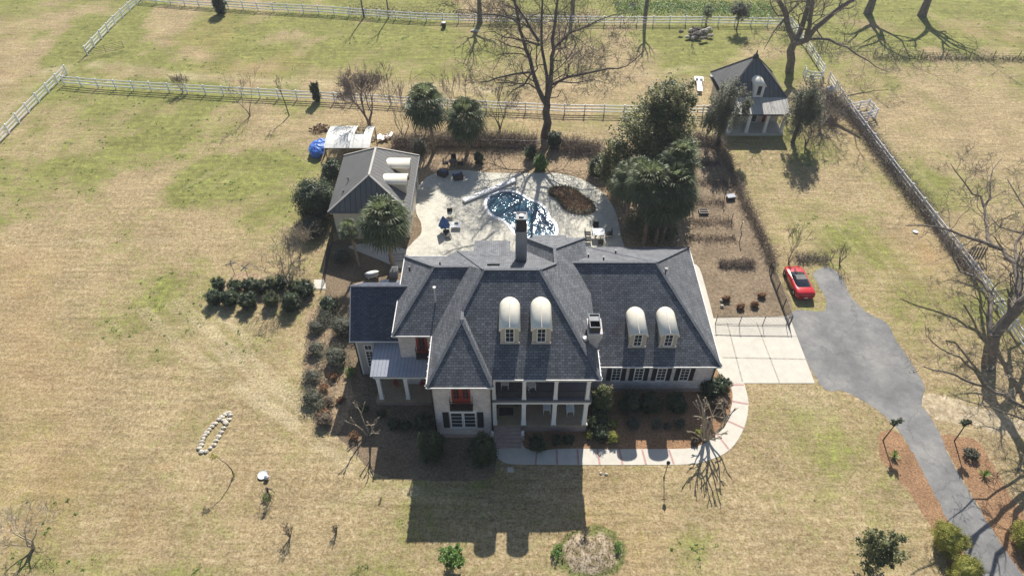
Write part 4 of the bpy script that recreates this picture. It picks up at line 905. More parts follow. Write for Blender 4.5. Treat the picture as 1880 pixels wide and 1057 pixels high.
# --- palms
def palm(name, label, loc, h, cr, seed, nf=46, tr=.2, lean=(0,0), group=None, dead=True):
    t_ = thing(name, label, 'palm', loc, 0, group); rg = random.Random(seed)
    q = MB(); pts = [(lean[0]*f*f, lean[1]*f*f, h*f) for f in (0,.25,.5,.75,1)]
    q.tube([(pts[0][0],pts[0][1],-.1)]+pts[1:], [tr*1.25,tr,tr*.95,tr,tr*1.1], 9)
    for k in range(int(h*4)):   # old leaf boots
        f = .45+.55*rg.random(); a = rg.random()*6.28; x, y, z = lean[0]*f*f, lean[1]*f*f, h*f
        q.beam((x+math.cos(a)*tr*.9,y+math.sin(a)*tr*.9,z),(x+math.cos(a)*tr*1.7,y+math.sin(a)*tr*1.7,z+.25), .07, .04)
    build('trunk', q, M['palm_trunk'], t_)
    fr = MB(); top = Vector(pts[-1])
    for i in range(nf):
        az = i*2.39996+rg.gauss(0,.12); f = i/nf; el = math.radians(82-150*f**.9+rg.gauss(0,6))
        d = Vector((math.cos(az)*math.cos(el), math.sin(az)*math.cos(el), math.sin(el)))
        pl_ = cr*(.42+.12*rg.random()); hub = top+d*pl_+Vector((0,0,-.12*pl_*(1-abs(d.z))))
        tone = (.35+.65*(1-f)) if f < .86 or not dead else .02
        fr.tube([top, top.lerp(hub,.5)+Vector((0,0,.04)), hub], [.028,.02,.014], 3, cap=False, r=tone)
        side = d.cross(Vector((0,0,1)));
        if side.length < .05: side = Vector((1,0,0))
        side.normalize(); nrm = side.cross(d).normalized(); nl = 17; fl = cr*(.5+.1*rg.random())
        for j in range(nl):
            a = math.radians(-118+236*j/(nl-1)); e = (d*math.cos(a)+side*math.sin(a)).normalized(); ll = fl*(.72+.28*math.cos(a*.7))*(.9+.2*rg.random())
            droop = .35+.45*rg.random()
            m1 = hub+e*ll*.55+nrm*.05*ll; m2 = hub+e*ll*.97+Vector((0,0,-droop*ll*.55)); wv = e.cross(nrm).normalized()*.062*cr/2.2
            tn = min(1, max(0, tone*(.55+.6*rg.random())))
            fr.add([hub-wv*.3, hub+wv*.3, m1+wv+nrm*.02, m1-wv, m2], [(0,1,2,3),(3,2,4)], tn)
    build('crown', fr, M['palm'], t_); return t_
def leafy_tree(name, label, loc, h, rad, seed, mat, n, size, trunk_r=.2, clumps=120, cat='tree', zc=None, spread=.16, shell=.45, tilt=0, heart=True, up=.7, lobes=None, group=None):
    t_ = thing(name, label, cat, loc, 0, group); rg = random.Random(seed); zc = zc or h-rad[2]
    mb = MB(); cs = []
    for (ox,oy,oz,k) in (lobes or [(0,0,0,1)]):
        c = (ox,oy,zc+oz); rr = [a*k for a in rad]
        if heart: mb.ball(c, [a*.5 for a in rr], 12, 8, .25, rg, .03)
        cs += list(leafy(mb, c, rr, int(n*k*k), size, seed+len(cs), int(clumps*k), spread, shell, up=up))
    build('crown', mb, M[mat], t_)
    q = MB(); q.tube([(0,0,-.1),(0,0,zc*.4),(0,0,zc)], [trunk_r*1.3,trunk_r,trunk_r*.6], 8)
    for k in range(10):
        c = cs[rg.randrange(len(cs))]; q.tube([(0,0,zc*(.4+.05*k)),tuple(Vector((0,0,zc)).lerp(Vector(c),.5)),tuple(c)], [trunk_r*.4,trunk_r*.25,.02], 5)
    build('trunk', q, M['bark_dark'], t_); return t_
def CB(px, py, z):
    p = P(px, py, z); p.z = 0; return p
# ------------------------------------------------------------------ palms and big evergreens
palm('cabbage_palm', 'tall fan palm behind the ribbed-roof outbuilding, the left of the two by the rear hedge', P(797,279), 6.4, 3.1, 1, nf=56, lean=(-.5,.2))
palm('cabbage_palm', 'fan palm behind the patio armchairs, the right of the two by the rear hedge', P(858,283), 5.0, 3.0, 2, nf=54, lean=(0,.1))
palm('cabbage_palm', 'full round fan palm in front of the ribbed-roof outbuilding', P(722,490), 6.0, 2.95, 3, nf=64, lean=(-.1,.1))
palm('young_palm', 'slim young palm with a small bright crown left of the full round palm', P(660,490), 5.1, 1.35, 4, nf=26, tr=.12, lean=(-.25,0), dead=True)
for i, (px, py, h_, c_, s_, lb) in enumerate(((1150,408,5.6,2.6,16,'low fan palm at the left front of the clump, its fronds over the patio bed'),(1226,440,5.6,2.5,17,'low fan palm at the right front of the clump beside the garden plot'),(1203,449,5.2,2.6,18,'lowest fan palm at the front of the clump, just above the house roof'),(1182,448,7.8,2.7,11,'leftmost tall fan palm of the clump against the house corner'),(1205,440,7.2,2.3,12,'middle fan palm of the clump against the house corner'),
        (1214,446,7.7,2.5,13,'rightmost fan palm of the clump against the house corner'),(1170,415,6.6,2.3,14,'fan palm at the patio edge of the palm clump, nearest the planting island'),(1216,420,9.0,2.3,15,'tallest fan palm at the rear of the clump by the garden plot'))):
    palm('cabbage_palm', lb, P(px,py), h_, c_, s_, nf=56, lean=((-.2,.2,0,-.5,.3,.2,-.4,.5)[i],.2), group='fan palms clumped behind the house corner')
leafy_tree('magnolia_tree', 'big loose magnolia with pale glinting leaves behind the palm clump', P(1190,350), 13.4, (4.2,3.4,4.9), 21, 'leaf_mag', 17000, .27, .3, 150, zc=7.6, spread=.17, shell=.35,
    lobes=[(0,0,0,1),(.8,.4,3.3,.62),(-4.0,-.5,-3.8,.62),(1.5,-1,-2.6,.75)], heart=False, up=.5)
leafy_tree('magnolia_tree', 'small open magnolia on the lawn at the bottom right', P(1592,1036), 4.8, (1.7,1.4,1.7), 22, 'leaf_mag', 3300, .18, .07, 46, zc=2.3, spread=.15, shell=.3, heart=False, lobes=[(0,0,0,1),(-.9,0.3,1.3,.5),(.8,0,-.7,.7)])
leafy_tree('weeping_evergreen', 'feathery tree with rusty tips in front of the cottage, left of its porch', P(1316,266), 11.0, (2.0,1.7,4.6), 23, 'leaf_cypress', 13000, .17, .22, 120, zc=5.0, spread=.16, shell=.2, heart=False, lobes=[(0,0,0,1),(2.2,-.5,.6,.42),(-1.6,0,-1.2,.55)])
leafy_tree('weeping_evergreen', 'feathery tree with rusty tips right of the cottage porch', P(1455,262), 10.8, (1.9,1.7,4.4), 24, 'leaf_cypress', 12000, .17, .22, 120, zc=5.2, spread=.16, shell=.2, heart=False, lobes=[(0,0,0,1),(1.5,0,-.9,.6)])
shrub('evergreen_bush', 'large dark rounded bush left of the ribbed-roof outbuilding', 'bush', P(586,398), (2.05,1.9,2.3), 31, 'leaf_dark', 8000, .16)
shrub('evergreen_bush', 'dark bush in the gap between the open shed and the ribbed-roof outbuilding', 'bush', P(612,325), (1.1,1.0,1.1), 32, 'leaf_dark', 1800, .16)
shrub('evergreen_bush', 'dark bush under the bare shrub below the large rounded bush', 'bush', P(574,430), (1.4,1.2,1.0), 33, 'leaf_grey', 2600, .14)
shrub('clipped_shrub', 'low clipped mound in the bed beside the bathtub', 'shrub', P(631,478), (1.05,.8,.75), 34, 'leaf_grey', 3000, .09)
shrub('clipped_shrub', 'dark clipped ball at the left edge of the rear hedge near the first palm', 'shrub', P(771,283), (.95,.8,1.0), 35, 'leaf_grey', 2200, .12)
shrub('round_shrub', 'dark round shrub on the rear bed behind the patio armchairs', 'shrub', P(880,299), (.62,.6,.75), 36, 'leaf_dark', 1600, .11)
shrub('round_shrub', 'light green conical shrub on the rear bed above the patio', 'shrub', P(992,313), (.78,.7,1.15), 37, 'leaf_green', 2600, .12)
shrub('evergreen_bush', 'dark shrub behind the light green conical shrub', 'shrub', P(974,291), (.75,.7,.9), 38, 'leaf_dark', 1400, .12)
shrub('evergreen_bush', 'dark bush at the foot of the great bare tree', 'bush', P(1018,272), (.95,.9,1.2), 39, 'leaf_dark', 2200, .13)
shrub('evergreen_bush', 'dark bush at the rear right corner of the patio', 'bush', P(1097,320), (1.2,1.0,1.1), 40, 'leaf_dark', 2400, .14)
shrub('round_shrub', 'clipped round topiary where the garage wall meets the front walkway', 'shrub', P(1323,714), (.72,.7,.72), 41, 'leaf_dark', 3200, .085)
shrub('evergreen_bush', 'loose dark bush against the right corner of the garage wing', 'bush', P(1302,722), (.85,.8,.9), 42, 'leaf_dark', 2400, .12)
shrub('magnolia_bush', 'glossy bush in the corner between porch and garage wing', 'bush', P(1103,752), (.95,.8,1.55), 43, 'leaf_mag', 3200, .14)
shrub('conical_shrub', 'tall dark egg-shaped shrub left of the front bay window', 'shrub', P(795,838), (1.02,.95,1.6), 44, 'leaf_dark', 5200, .11)
shrub('conical_shrub', 'tall dark egg-shaped shrub between the front bay and the steps', 'shrub', P(887,845), (.98,.9,1.6), 45, 'leaf_dark', 5200, .11)
for i, (px,py,r_,mt,lb) in enumerate(((778,775,.75,'leaf_dark','dark round shrub against the left side of the front bay'),(724,777,.5,'leaf_dark','first small dark shrub in the side porch bed'),(745,780,.42,'leaf_dark','second small dark shrub in the side porch bed'),
     (987,815,.72,'leaf_dark','large round shrub right of the front steps'),(1022,807,.45,'leaf_dark','small shrub in the middle of the bed below the porch'),(1043,806,.45,'leaf_dark','small shrub under the right porch rocker'),
     (1101,793,.7,'leaf_dark','dark shrub below the corner bush beside the porch'),(1097,774,.85,'leaf_dark','dark bush beside the right end of the porch'),(1083,797,.36,'leaf_yellow','yellow-green ball at the right end of the porch bed, in half sun'),
     (1125,803,.46,'leaf_yellow','yellow-green ball nearest the sunlit strip of pine straw'),(1126,778,.38,'leaf_yellow','small yellow-green ball behind the sunlit one'),(1162,776,.5,'leaf_grey','grey-green ball in the shade, the leftmost under the garage windows'),
     (1206,778,.38,'leaf_grey','grey-green ball in the shade below the third garage window'),(1248,777,.4,'leaf_grey','grey-green ball in the shade, the rightmost of three'),(1225,782,.28,'leaf_grey','smallest ball in the shaded garage bed'),
     (1158,738,.95,'leaf_dark','dark foundation shrub under the first garage window'),(1194,739,.9,'leaf_dark','dark foundation shrub under the second garage window'),(1243,738,.85,'leaf_dark','dark foundation shrub under the fourth garage window'),
     (1281,794,.36,'leaf_yellow','light green tuft at the foot of the pruned tree in the garage bed'),(1322,742,.6,'leaf_brown','straggly brown shrub by the walkway bend'),(1275,808,.3,'leaf_brown','small withered clump in the orange pine straw'))):
    shrub('round_shrub', lb, 'shrub', CB(px,py,r_*.85), (r_,r_*.95,r_*.9), 50+i, mt, int(2600*r_*r_*1.6)+200, .09)
shrub('round_shrub', 'yellow-green round bush on the left verge of the driveway, the upper one', 'bush', P(1733,1000), (1.1,1.1,.95), 80, 'leaf_yellow', 5500, .09)
shrub('round_shrub', 'yellow-green bush at the very bottom edge left of the driveway', 'bush', P(1764,1055), (1.0,1.0,.85), 81, 'leaf_yellow', 4200, .09)
shrub('round_shrub', 'yellow-green round bush on the right verge of the driveway', 'bush', P(1880,995), (1.1,1.1,.95), 82, 'leaf_yellow', 5000, .09)
shrub('grey_shrub', 'grey-green spreading shrub on the right verge of the driveway', 'shrub', P(1781,836), (.6,.55,.35), 83, 'leaf_grey', 700, .13, dense=False)
leafy_tree('sapling', 'bright green young tree at the edge of the house shadow', P(829,1036), 2.4, (.85,.8,1.0), 84, 'leaf_green', 3200, .14, .05, 50, zc=1.5, spread=.2, shell=.3, heart=False)
shrub('cypress', 'dark upright conifer standing at the left pasture fence', 'conifer', P(583,186), (.55,.55,1.5), 85, 'leaf_dark', 2200, .14)
shrub('cypress', 'dark bushy conifer at the far fence near the top left', 'conifer', P(408,25), (.95,.9,1.5), 86, 'leaf_dark', 2600, .18)
leafy_tree('cedar_tree', 'round-headed evergreen beyond the far fence above the cottage', P(1352,55), 4.6, (1.5,1.4,1.5), 87, 'leaf_grey', 3000, .18, .1, 60, spread=.2, shell=.4)
palm('young_palm', 'short young palm on the far fence line above the cottage', P(1296,44), 2.2, 1.2, 88, nf=22, tr=.14)
shrub('round_shrub', 'dark green tuft at the right edge of the leafy mound', 'shrub', P(1133,1010), (.35,.5,.3), 91, 'leaf_green', 420, .1, dense=False)
shrub('round_shrub', 'grassy green tuft at the left edge of the leafy mound', 'shrub', P(1022,1015), (.45,.6,.35), 92, 'leaf_green', 420, .11, dense=False)
# two rows of clipped balls and the rest of the group
row = ((402,523,.56),(432,527,.55),(458,524,.58),(478,527,.6),(498,522,.6),(517,520,.55),(540,525,.55),(561,530,.72),
       (393,546,.62),(421,547,.68),(456,552,.70),(499,550,.62),(534,554,.78))
nm_ = ('back row of the hedge group, leftmost','back row of the hedge group, second from left','back row of the hedge group, third from left','back row of the hedge group, fourth from left','back row of the hedge group, fourth from right',
  'back row of the hedge group, third from right','back row of the hedge group, second from right','back row of the hedge group, rightmost by the white pad',
  'front row of the hedge group, leftmost','front row of the hedge group, second from left','front row of the hedge group, middle','front row of the hedge group, second from right with paler leaves','front row of the hedge group, rightmost and largest')
for i, (px,py,r_) in enumerate(row):
    shrub('clipped_ball', 'clipped camellia ball, '+nm_[i], 'shrub', CB(px,py,r_), (r_*1.16,)*3, 100+i, 'leaf_mag' if i in (11,4,6) else 'leaf_dark', 2600, .10, group='clipped balls in two rows on the left lawn')
# border of scruffy shrubs left of the house
for i, (px,py,rx,rz_,mt,lb) in enumerate(((604,560,.85,.75,'leaf_dark','dark round shrub left of the dark-roofed wing'),(628,600,1.0,.9,'leaf_grey','grey-purple shrub beside the wing wall, the upper one'),(617,655,1.0,.8,'leaf_grey','grey-purple shrub beside the wing wall, the lower one'),
      (597,580,.7,.55,'leaf_grey','pale green shrub below the dark round one in the left border'),(580,600,.65,.5,'leaf_grey','low grey shrub on the outer edge of the left border, topmost'),(580,640,.7,.55,'leaf_grey','low grey shrub on the outer edge of the left border, above the middle'),
      (573,690,.65,.45,'leaf_grey','low grey shrub on the outer edge of the left border, below the middle'),(572,730,.75,.5,'leaf_grey','low grey shrub on the outer edge of the left border, lower'),(596,770,.6,.45,'leaf_brown','withered shrub at the bottom tip of the left border'),
      (611,690,.4,.3,'leaf_red','rusty brown fern clump in the left border, uppermost'),(596,712,.4,.3,'leaf_red','rusty brown fern clump in the left border, second from top'),(604,735,.5,.35,'leaf_brown','brown dead clump in the middle of the left border'),
      (594,758,.42,.3,'leaf_red','rusty brown fern clump in the left border, lowest'),(641,684,.42,.5,'leaf_green','bright green little bush by the wing corner'),(650,800,.35,.3,'leaf_red','rusty fern clump beside the small pruned tree'),
      (626,735,.35,.25,'leaf_red','rusty tuft at the edge of the house shade'),(668,750,.4,.35,'leaf_dark','dark shrub by the side porch corner'),(700,760,.35,.3,'leaf_dark','dark shrub below the side porch columns'),(588,745,.5,.4,'leaf_grey','grey scrub between the rusty clumps'))):
    shrub('border_shrub', lb, 'shrub', CB(px,py,rz_*.9), (rx*1.2,rx*1.05,rz_*1.1), 130+i, mt, int(1500*rx*rx)+250, .10, dense=i < 9, spread=.3)
# ------------------------------------------------------------------ bare trees
def big_tree(label, base, Y, limbs, seed, mat='bark', kk=(3,5)):
    t_ = thing('bare_tree', label, 'tree', (base[0],base[1],0)); rg = random.Random(seed); tr = MB(); cr = MB()
    for i, (pts, r0, r1, kids, klen, dep) in enumerate(limbs):
        q = []
        for k, p in enumerate(pts):
            yy = p[2] if len(p) > 2 else Y
            q.append(PY(p[0], p[1], yy))
        if i == 0: q[0] = Vector((base[0],base[1],-.2))
        along(tr if i == 0 else cr, q, r0, r1, rg, kids, klen, dep, 10 if r0 > .25 else 7, kids=kk, spread=.75, upb=.10, gnarl=.28, shrink=.62, rmin=.012)
    build('trunk', tr, M[mat], t_, True); build('crown', cr, M[mat], t_, True); return t_
B1 = P(1000,250); y = B1.y
big_tree('great spreading bare pecan tree behind the patio', B1, y, [
  ([(1000,250),(1005,226),(1002,207),(1005,192)], .60, .42, 0, 3, 2),
  ([(1004,194),(990,166,y+.3),(979,136,y+1),(972,110,y+2),(955,55,y+3),(944,0,y+4),(935,-60,y+5)], .34, .06, 13, 4.2, 3),
  ([(1003,193),(1003,160,y+.8),(1001,120,y+1.8),(994,83,y+2.6),(995,40,y+3.2),(996,0,y+3.6),(1000,-60,y+4)], .25, .06, 10, 4.0, 3),
  ([(1005,194),(1012,138,y-.5),(1015,91,y-1),(1019,41,y-1.6),(1023,0,y-2.2),(1028,-60,y-3)], .32, .06, 11, 4.0, 3),
  ([(1008,158,y+.6),(1025,150,y-.3),(1043,142,y-1),(1077,135,y-2),(1118,127,y-2.6),(1151,123,y-3),(1165,108,y-3),(1187,88,y-3.2)], 0.193, 0.023, 14, 3.2, 3),
  ([(1014,91,y+1.5),(1035,72,y+2.4),(1049,59,y+3),(1082,48,y+3.6),(1100,36,y+4),(1125,28,y+4.5),(1160,22,y+5)], 0.178, 0.023, 12, 3.2, 3),
  ([(972,133,y-.8),(949,136,y-1.6),(911,145,y-2.4),(858,152,y-3)], 0.148, 0.023, 10, 2.8, 3),
  ([(976,133,y-.6),(963,155,y-1.8),(944,166,y-2.6),(930,180,y-3.2)], 0.133, 0.028, 8, 2.4, 2),
  ([(990,83,y+.4),(968,76,y+1.6),(955,73,y+2),(924,69,y+2.6),(905,58,y+3),(880,62,y+3.2)], 0.163, 0.023, 10, 3.0, 3),
  ([(953,44,y-1.3),(940,34,y-1.6),(919,28,y-2),(883,25,y-2.4),(855,17,y-3),(830,20,y-3.4)], 0.126, 0.019, 10, 3.0, 3),
  ([(990,77,y+.5),(975,52,y+1),(955,22,y+1.4),(941,0,y+1.8),(925,-40,y+2)], 0.193, 0.047, 8, 3.2, 3),
  ([(1010,110,y+1.2),(1030,112,y+2.5),(1045,105,y+3.4),(1052,96,y+4)], 0.096, 0.019, 6, 2.2, 2),
  ([(1008,180,y+.2),(1022,178,y-.6),(1030,165,y-1),(1045,190,y-1.6)], 0.074, 0.014, 5, 1.6, 2),
  ([(1020,150,y-.2),(1060,152,y-1.4),(1090,146,y-2.4),(1120,155,y-3)], 0.104, 0.014, 9, 2.4, 3)], 7, 'bark_dark')
B2 = P(1816,672); y = B2.y
big_tree('huge bare pecan tree leaning over the rail fence at the right edge', B2, y, [
  ([(1816,672),(1818,640,y+.3),(1826,612,y+.6)], .6, .5, 0, 3, 2),
  ([(1826,614,y+.6),(1850,588,y+.8),(1880,556,y+1),(1920,520,y+1),(1960,470,y+1)], .48, .28, 5, 3.6, 3),
  ([(1845,592,39),(1862,574,40),(1868,545,41.5),(1870,516,43),(1862,483,45),(1841,460,47),(1808,446,48.5),(1766,430,50),(1725,418,51),(1690,412,51.6),(1662,414,52)], .34, .05, 16, 2.6, 3),
  ([(1820,618,38.6),(1817,575,40.5),(1818,541,42.3),(1806,520,43.5),(1791,508,44.5),(1762,496,46),(1750,470,47),(1752,440,48)], .30, .05, 11, 2.2, 3),
  ([(1818,452,48.1),(1812,420,50.5),(1808,396,52.5),(1806,379,54),(1818,362,55),(1817,340,56.2),(1822,310,58),(1840,290,59)], .17, .03, 13, 2.4, 3),
  ([(1806,379,54),(1800,362,55),(1787,354,55.5),(1770,335,56.5),(1754,316,57.5),(1745,300,58)], .12, .03, 10, 2.0, 3),
  ([(1868,487,44.8),(1864,462,46.5),(1866,446,47.5),(1880,425,48.5),(1900,400,50)], .16, .07, 6, 2.2, 3),
  ([(1880,430,48.5),(1862,424,49.5),(1835,418,50.5),(1822,404,51.5),(1815,392,52.5)], .10, .03, 6, 1.6, 2),
  ([(1850,590,39),(1880,540,42),(1920,480,46),(1900,420,50),(1880,380,53),(1850,330,56)], .22, .05, 12, 2.6, 3)], 8, 'bark', (2,4))
B3 = P(1960,806); y = B3.y
big_tree('low drooping bare tree reaching in over the driveway from the right edge', B3, y, [
  ([(1960,806),(1958,800),(1950,780)], .5, .4, 0, 2, 2),
  ([(1952,785),(1910,762),(1870,742),(1840,727),(1811,712),(1790,704),(1770,694),(1735,683),(1697,673)], .22, .04, 11, 1.3, 3),
  ([(1952,785),(1920,775),(1880,768),(1840,754),(1800,744),(1765,730),(1740,718)], .13, .02, 10, 1.2, 3),
  ([(1811,712),(1790,680),(1760,655),(1725,640),(1700,615)], .12, .02, 9, 1.4, 3),
  ([(1900,760),(1860,700),(1830,650),(1800,620),(1770,560)], .2, .05, 10, 1.6, 3),
  ([(1950,780),(1985,700),(2020,620),(2040,560)], .3, .1, 9, 2.6, 3),
  ([(1950,780),(1900,820,y-1.5),(1860,870,y-3),(1830,900,y-4)], .14, .03, 9, 1.6, 3)], 9, 'bark', (2,3))
B4 = P(1450,131); y = B4.y
big_tree('bare spreading tree beside the cottage, standing by the corner of the rail fence', B4, y, [
  ([(1450,131),(1453,110),(1451,95),(1459,76)], .62, .5, 0, 3, 2),
  ([(1459,78),(1448,52),(1439,18),(1429,0),(1400,-50)], .42, .2, 5, 4.5, 3),
  ([(1459,78),(1473,49,y+1),(1482,18,y+1.4),(1488,-40,y+1.6)], .42, .2, 5, 4.5, 3),
  ([(1459,80),(1482,74,y-1),(1497,52,y-1.4),(1528,25,y-1.8),(1565,0,y-2),(1600,-30,y-2)], .42, .2, 6, 4, 3),
  ([(1480,74,y-.9),(1490,25,y-.6),(1492,-40,y-.4)], .32, .2, 5, 4, 3),
  ([(1484,72,y-1),(1522,72,y-1.6),(1556,89,y-2),(1587,108,y-2.6),(1608,122,y-3),(1633,133,y-3.4)], .2, .04, 11, 2.8, 3),
  ([(1440,36),(1420,59,y-1),(1402,92,y-2)], .14, .03, 8, 2.6, 3),
  ([(1497,52,y-1.4),(1512,75,y-2.2),(1506,100,y-2.6)], .1, .03, 6, 2.2, 3)], 10)
for i, (px,py,lb,sd) in enumerate(((1593,25,'bare tree trunk at the top edge, left of the two above the wire fence',301),(1692,29,'bare tree trunk at the top edge, right of the two above the wire fence',302))):
    bare_tree('bare_tree', lb, P(px,py), 17, sd, .62, 4, 'bark', 1, .7, .22, (2,3), gnarl=.2, rmin=.03, upb=.05)
bare_tree('bare_tree', 'bare trunk behind the far fence, left of the great bare tree', P(881,42), 14, 303, .38, 3, 'bark', 1, .5, .3, rmin=.03)
bare_tree('bare_tree', 'bare trunk behind the far fence, right of the great bare tree', P(1051,34), 14, 304, .3, 3, 'bark', 1, .5, .3, rmin=.03)
bare_tree('bare_tree', 'slender dark trunk beyond the far fence above the magnolia', P(1184,34), 16, 305, .27, 2, 'bark_dark', 1, .4, .5, rmin=.03)
bare_tree('bare_tree', 'thin pole-like trunk on the far fence, the left of two', P(668,33), 9, 306, .1, 2, 'bark_dark', 1, .3, .6, rmin=.02)
bare_tree('bare_tree', 'thin pole-like trunk on the far fence, the right of two', P(714,33), 9, 307, .1, 2, 'bark_dark', 1, .3, .6, rmin=.02)
bare_tree('bare_tree', 'rounded leafless tree behind the open shed, crossing the pasture fence', P(678,231), 7.0, 310, .16, 5, 'bark_purple', 3, .55, .25, (3,4), rmin=.014, upb=.12, shrink=.70)
bare_tree('bare_tree', 'small leafless tree on the pasture side of the fence, left of the leaning sapling', P(459,213), 5.4, 311, .06, 4, 'bark_purple', 2, .4, .3, rmin=.013)
bare_tree('leaning_sapling', 'thin leaning leafless tree in front of the pasture fence', P(531,213), 5.2, 312, .07, 3, 'bark_dark', 1, .3, .6, rmin=.012, lean=(-.5,.6))
bare_tree('bare_shrub', 'leafless dark shrub growing through the left part of the pasture fence', P(336,170), 2.4, 313, .04, 4, 'bark_purple', 5, .5, .25, rmin=.014, cat='shrub')
bare_tree('bare_tree', 'leafless multi-stemmed tree rising behind the clipped camellia balls', P(534,530), 5.0, 314, .075, 4, 'bark_purple', 4, .45, .25, rmin=.011)
bare_tree('bare_shrub', 'tangled leafless shrub below the large rounded bush', P(552,468), 3.0, 315, .05, 5, 'bark_pale', 4, .6, .2, rmin=.010, cat='shrub')
bare_tree('bare_tree', 'pale leafless tree between the two rear palms', P(775,268), 7.0, 316, .07, 4, 'bark_purple', 2, .28, .3, rmin=.012)
bare_tree('bare_tree', 'pale leafless tree right of the two rear palms', P(848,250), 8.0, 317, .07, 4, 'bark_purple', 2, .3, .3, rmin=.012)
bare_tree('bare_tree', 'leafless shrubby tree left of the great bare tree trunk', P(918,240), 6.2, 318, .07, 4, 'bark_dark', 3, .5, .25, rmin=.012)
bare_tree('bare_tree', 'leafless brown tree between the left rear palm and the rounded leafless tree', P(742,262), 7.5, 319, .06, 4, 'bark_purple', 3, .22, .3, rmin=.012)
bare_tree('bare_tree', 'small bare sapling on the grass right of the garden hedge', P(1448,478), 3.8, 320, .05, 4, 'bark_dark', 1, .5, .3, rmin=.011)
bare_tree('bare_tree', 'pale leafless tree with loose limbs in the bottom left corner', P(62,1005), 3.6, 321, .09, 5, 'bark_pale', 3, .6, .25, rmin=.009)
bare_tree('bare_tree', 'leafless tangled tree right of the cottage, over the rail fence', P(1505,240), 6.0, 322, .13, 5, 'bark_pale', 3, .75, .22, rmin=.013, upb=.02)
bare_tree('bare_tree', 'leafless tree in front of the right feathery tree', P(1478,270), 4.2, 323, .09, 4, 'bark_dark', 2, .7, .25, rmin=.014, upb=.03)
for i, (px,py,h_,st,lb) in enumerate(((1447,484,2.6,3,'upright bare stems above the red car'),(1525,478,1.6,3,'short bare stems left of the fanned stems at the driveway end'),(1541,484,2.5,6,'fanned bare stems at the end of the driveway'),
    (533,985,1.5,8,'dead fanned shrub on the lower left lawn, the larger'),(617,978,.9,7,'dead tufted shrub on the lower left lawn, the smaller'),(1270,85,3.0,3,'leafless sapling by the far rock pile'))):
    bare_tree('bare_shrub', lb, P(px,py), h_, 340+i, .028, 2, 'bark_dark', st, .35, .4, rmin=.010, cat='shrub')
# pruned crape myrtles
def crape(label, loc, h_, seed, stems, thick, lean=0):
    t_ = thing('pruned_tree', label, 'tree', loc); rg = random.Random(seed); q = MB(); c_ = MB()
    for s_ in range(stems):
        a = 2*math.pi*s_/stems+rg.random()*.6; p = Vector((math.cos(a)*.12,math.sin(a)*.12,0)); d = Vector((math.cos(a)*.35,math.sin(a)*.35,1)).normalized()
        pts = [p-Vector((0,0,.1))]
        for k in range(4): d = (d+Vector((rg.gauss(0,.12),rg.gauss(0,.12),0))).normalized(); p = p+d*h_*.14; pts.append(p)
        q.tube(pts, [thick,thick*.85,thick*.75,thick*.7,thick*.7], 6)
        for k in range(2+(s_%2)):
            dd = (d+Vector((rg.gauss(0,.4),rg.gauss(0,.4),.15))).normalized(); pp_ = p; br_ = [pp_]
            for m_ in range(4): dd = (dd+Vector((rg.gauss(0,.22),rg.gauss(0,.22),.03))).normalized(); pp_ = pp_+dd*h_*.12; br_.append(pp_)
            c_.tube(br_, [thick*.6,thick*.5,thick*.45,thick*.4,thick*.5], 5)
            c_.ball(tuple(pp_), thick*.75, 6, 4, .2, rg)
            for m_ in range(2):
                d3 = (dd+Vector((rg.gauss(0,.5),rg.gauss(0,.5),.1))).normalized(); c_.tube([br_[2+m_], br_[2+m_]+d3*h_*.1, br_[2+m_]+d3*h_*.17+Vector((0,0,.08))], [thick*.4,thick*.3,thick*.3], 4)
    build('trunk', q, M['bark_pale'], t_); build('crown', c_, M['bark_pale'], t_)
crape('pruned pale crape myrtle with many knuckled stems in the garage bed', P(1296,806), 3.7, 5, 9, .095)
crape('small pruned crape myrtle with pale knuckled limbs by the side porch', P(678,797), 2.9, 6, 4, .075)
# leaning small plants on left lawn
t_ = thing('leaning_sapling', 'bent thin sapling with a leafy tip on the left lawn below the stone ring', 'sapling', P(430,872)); q = MB()
q.tube([(0,0,0),(.03,0,.9),(-.1,.0,1.7),(-.45,.05,2.3),(-.8,.1,2.6)], [.05,.04,.03,.02,.012], 6); build('trunk', q, M['bark_dark'], t_)
q = MB(); leafy(q, (-.85,.1,2.6), (.3,.25,.25), 160, .1, 3, 12, .3, .3); leafy(q, (0,0,.25), (.25,.2,.2), 60, .1, 4, 6, .3, .3); build('crown', q, M['leaf_yellow'], t_)
t_ = thing('weeping_shrub', 'collapsed weeping shrub on the left lawn beside the blue dish', 'shrub', P(497,915)); q = MB(); rg = random.Random(4)
for k in range(26):
    a = rg.random()*6.28; q.tube([(0,0,0),(.05,0,.9),(math.cos(a)*.25-.1,math.sin(a)*.25,1.25),(math.cos(a)*.5-.15,math.sin(a)*.5,.75),(math.cos(a)*.55-.15,math.sin(a)*.55,.3)], [.03,.02,.014,.01,.008], 4)
build('stem', q, M['bark_dark'], t_); q = MB(); leafy(q, (-.1,0,.3), (.5,.4,.25), 260, .1, 7, 16, .3, .4); build('foliage', q, M['leaf_green'], t_)
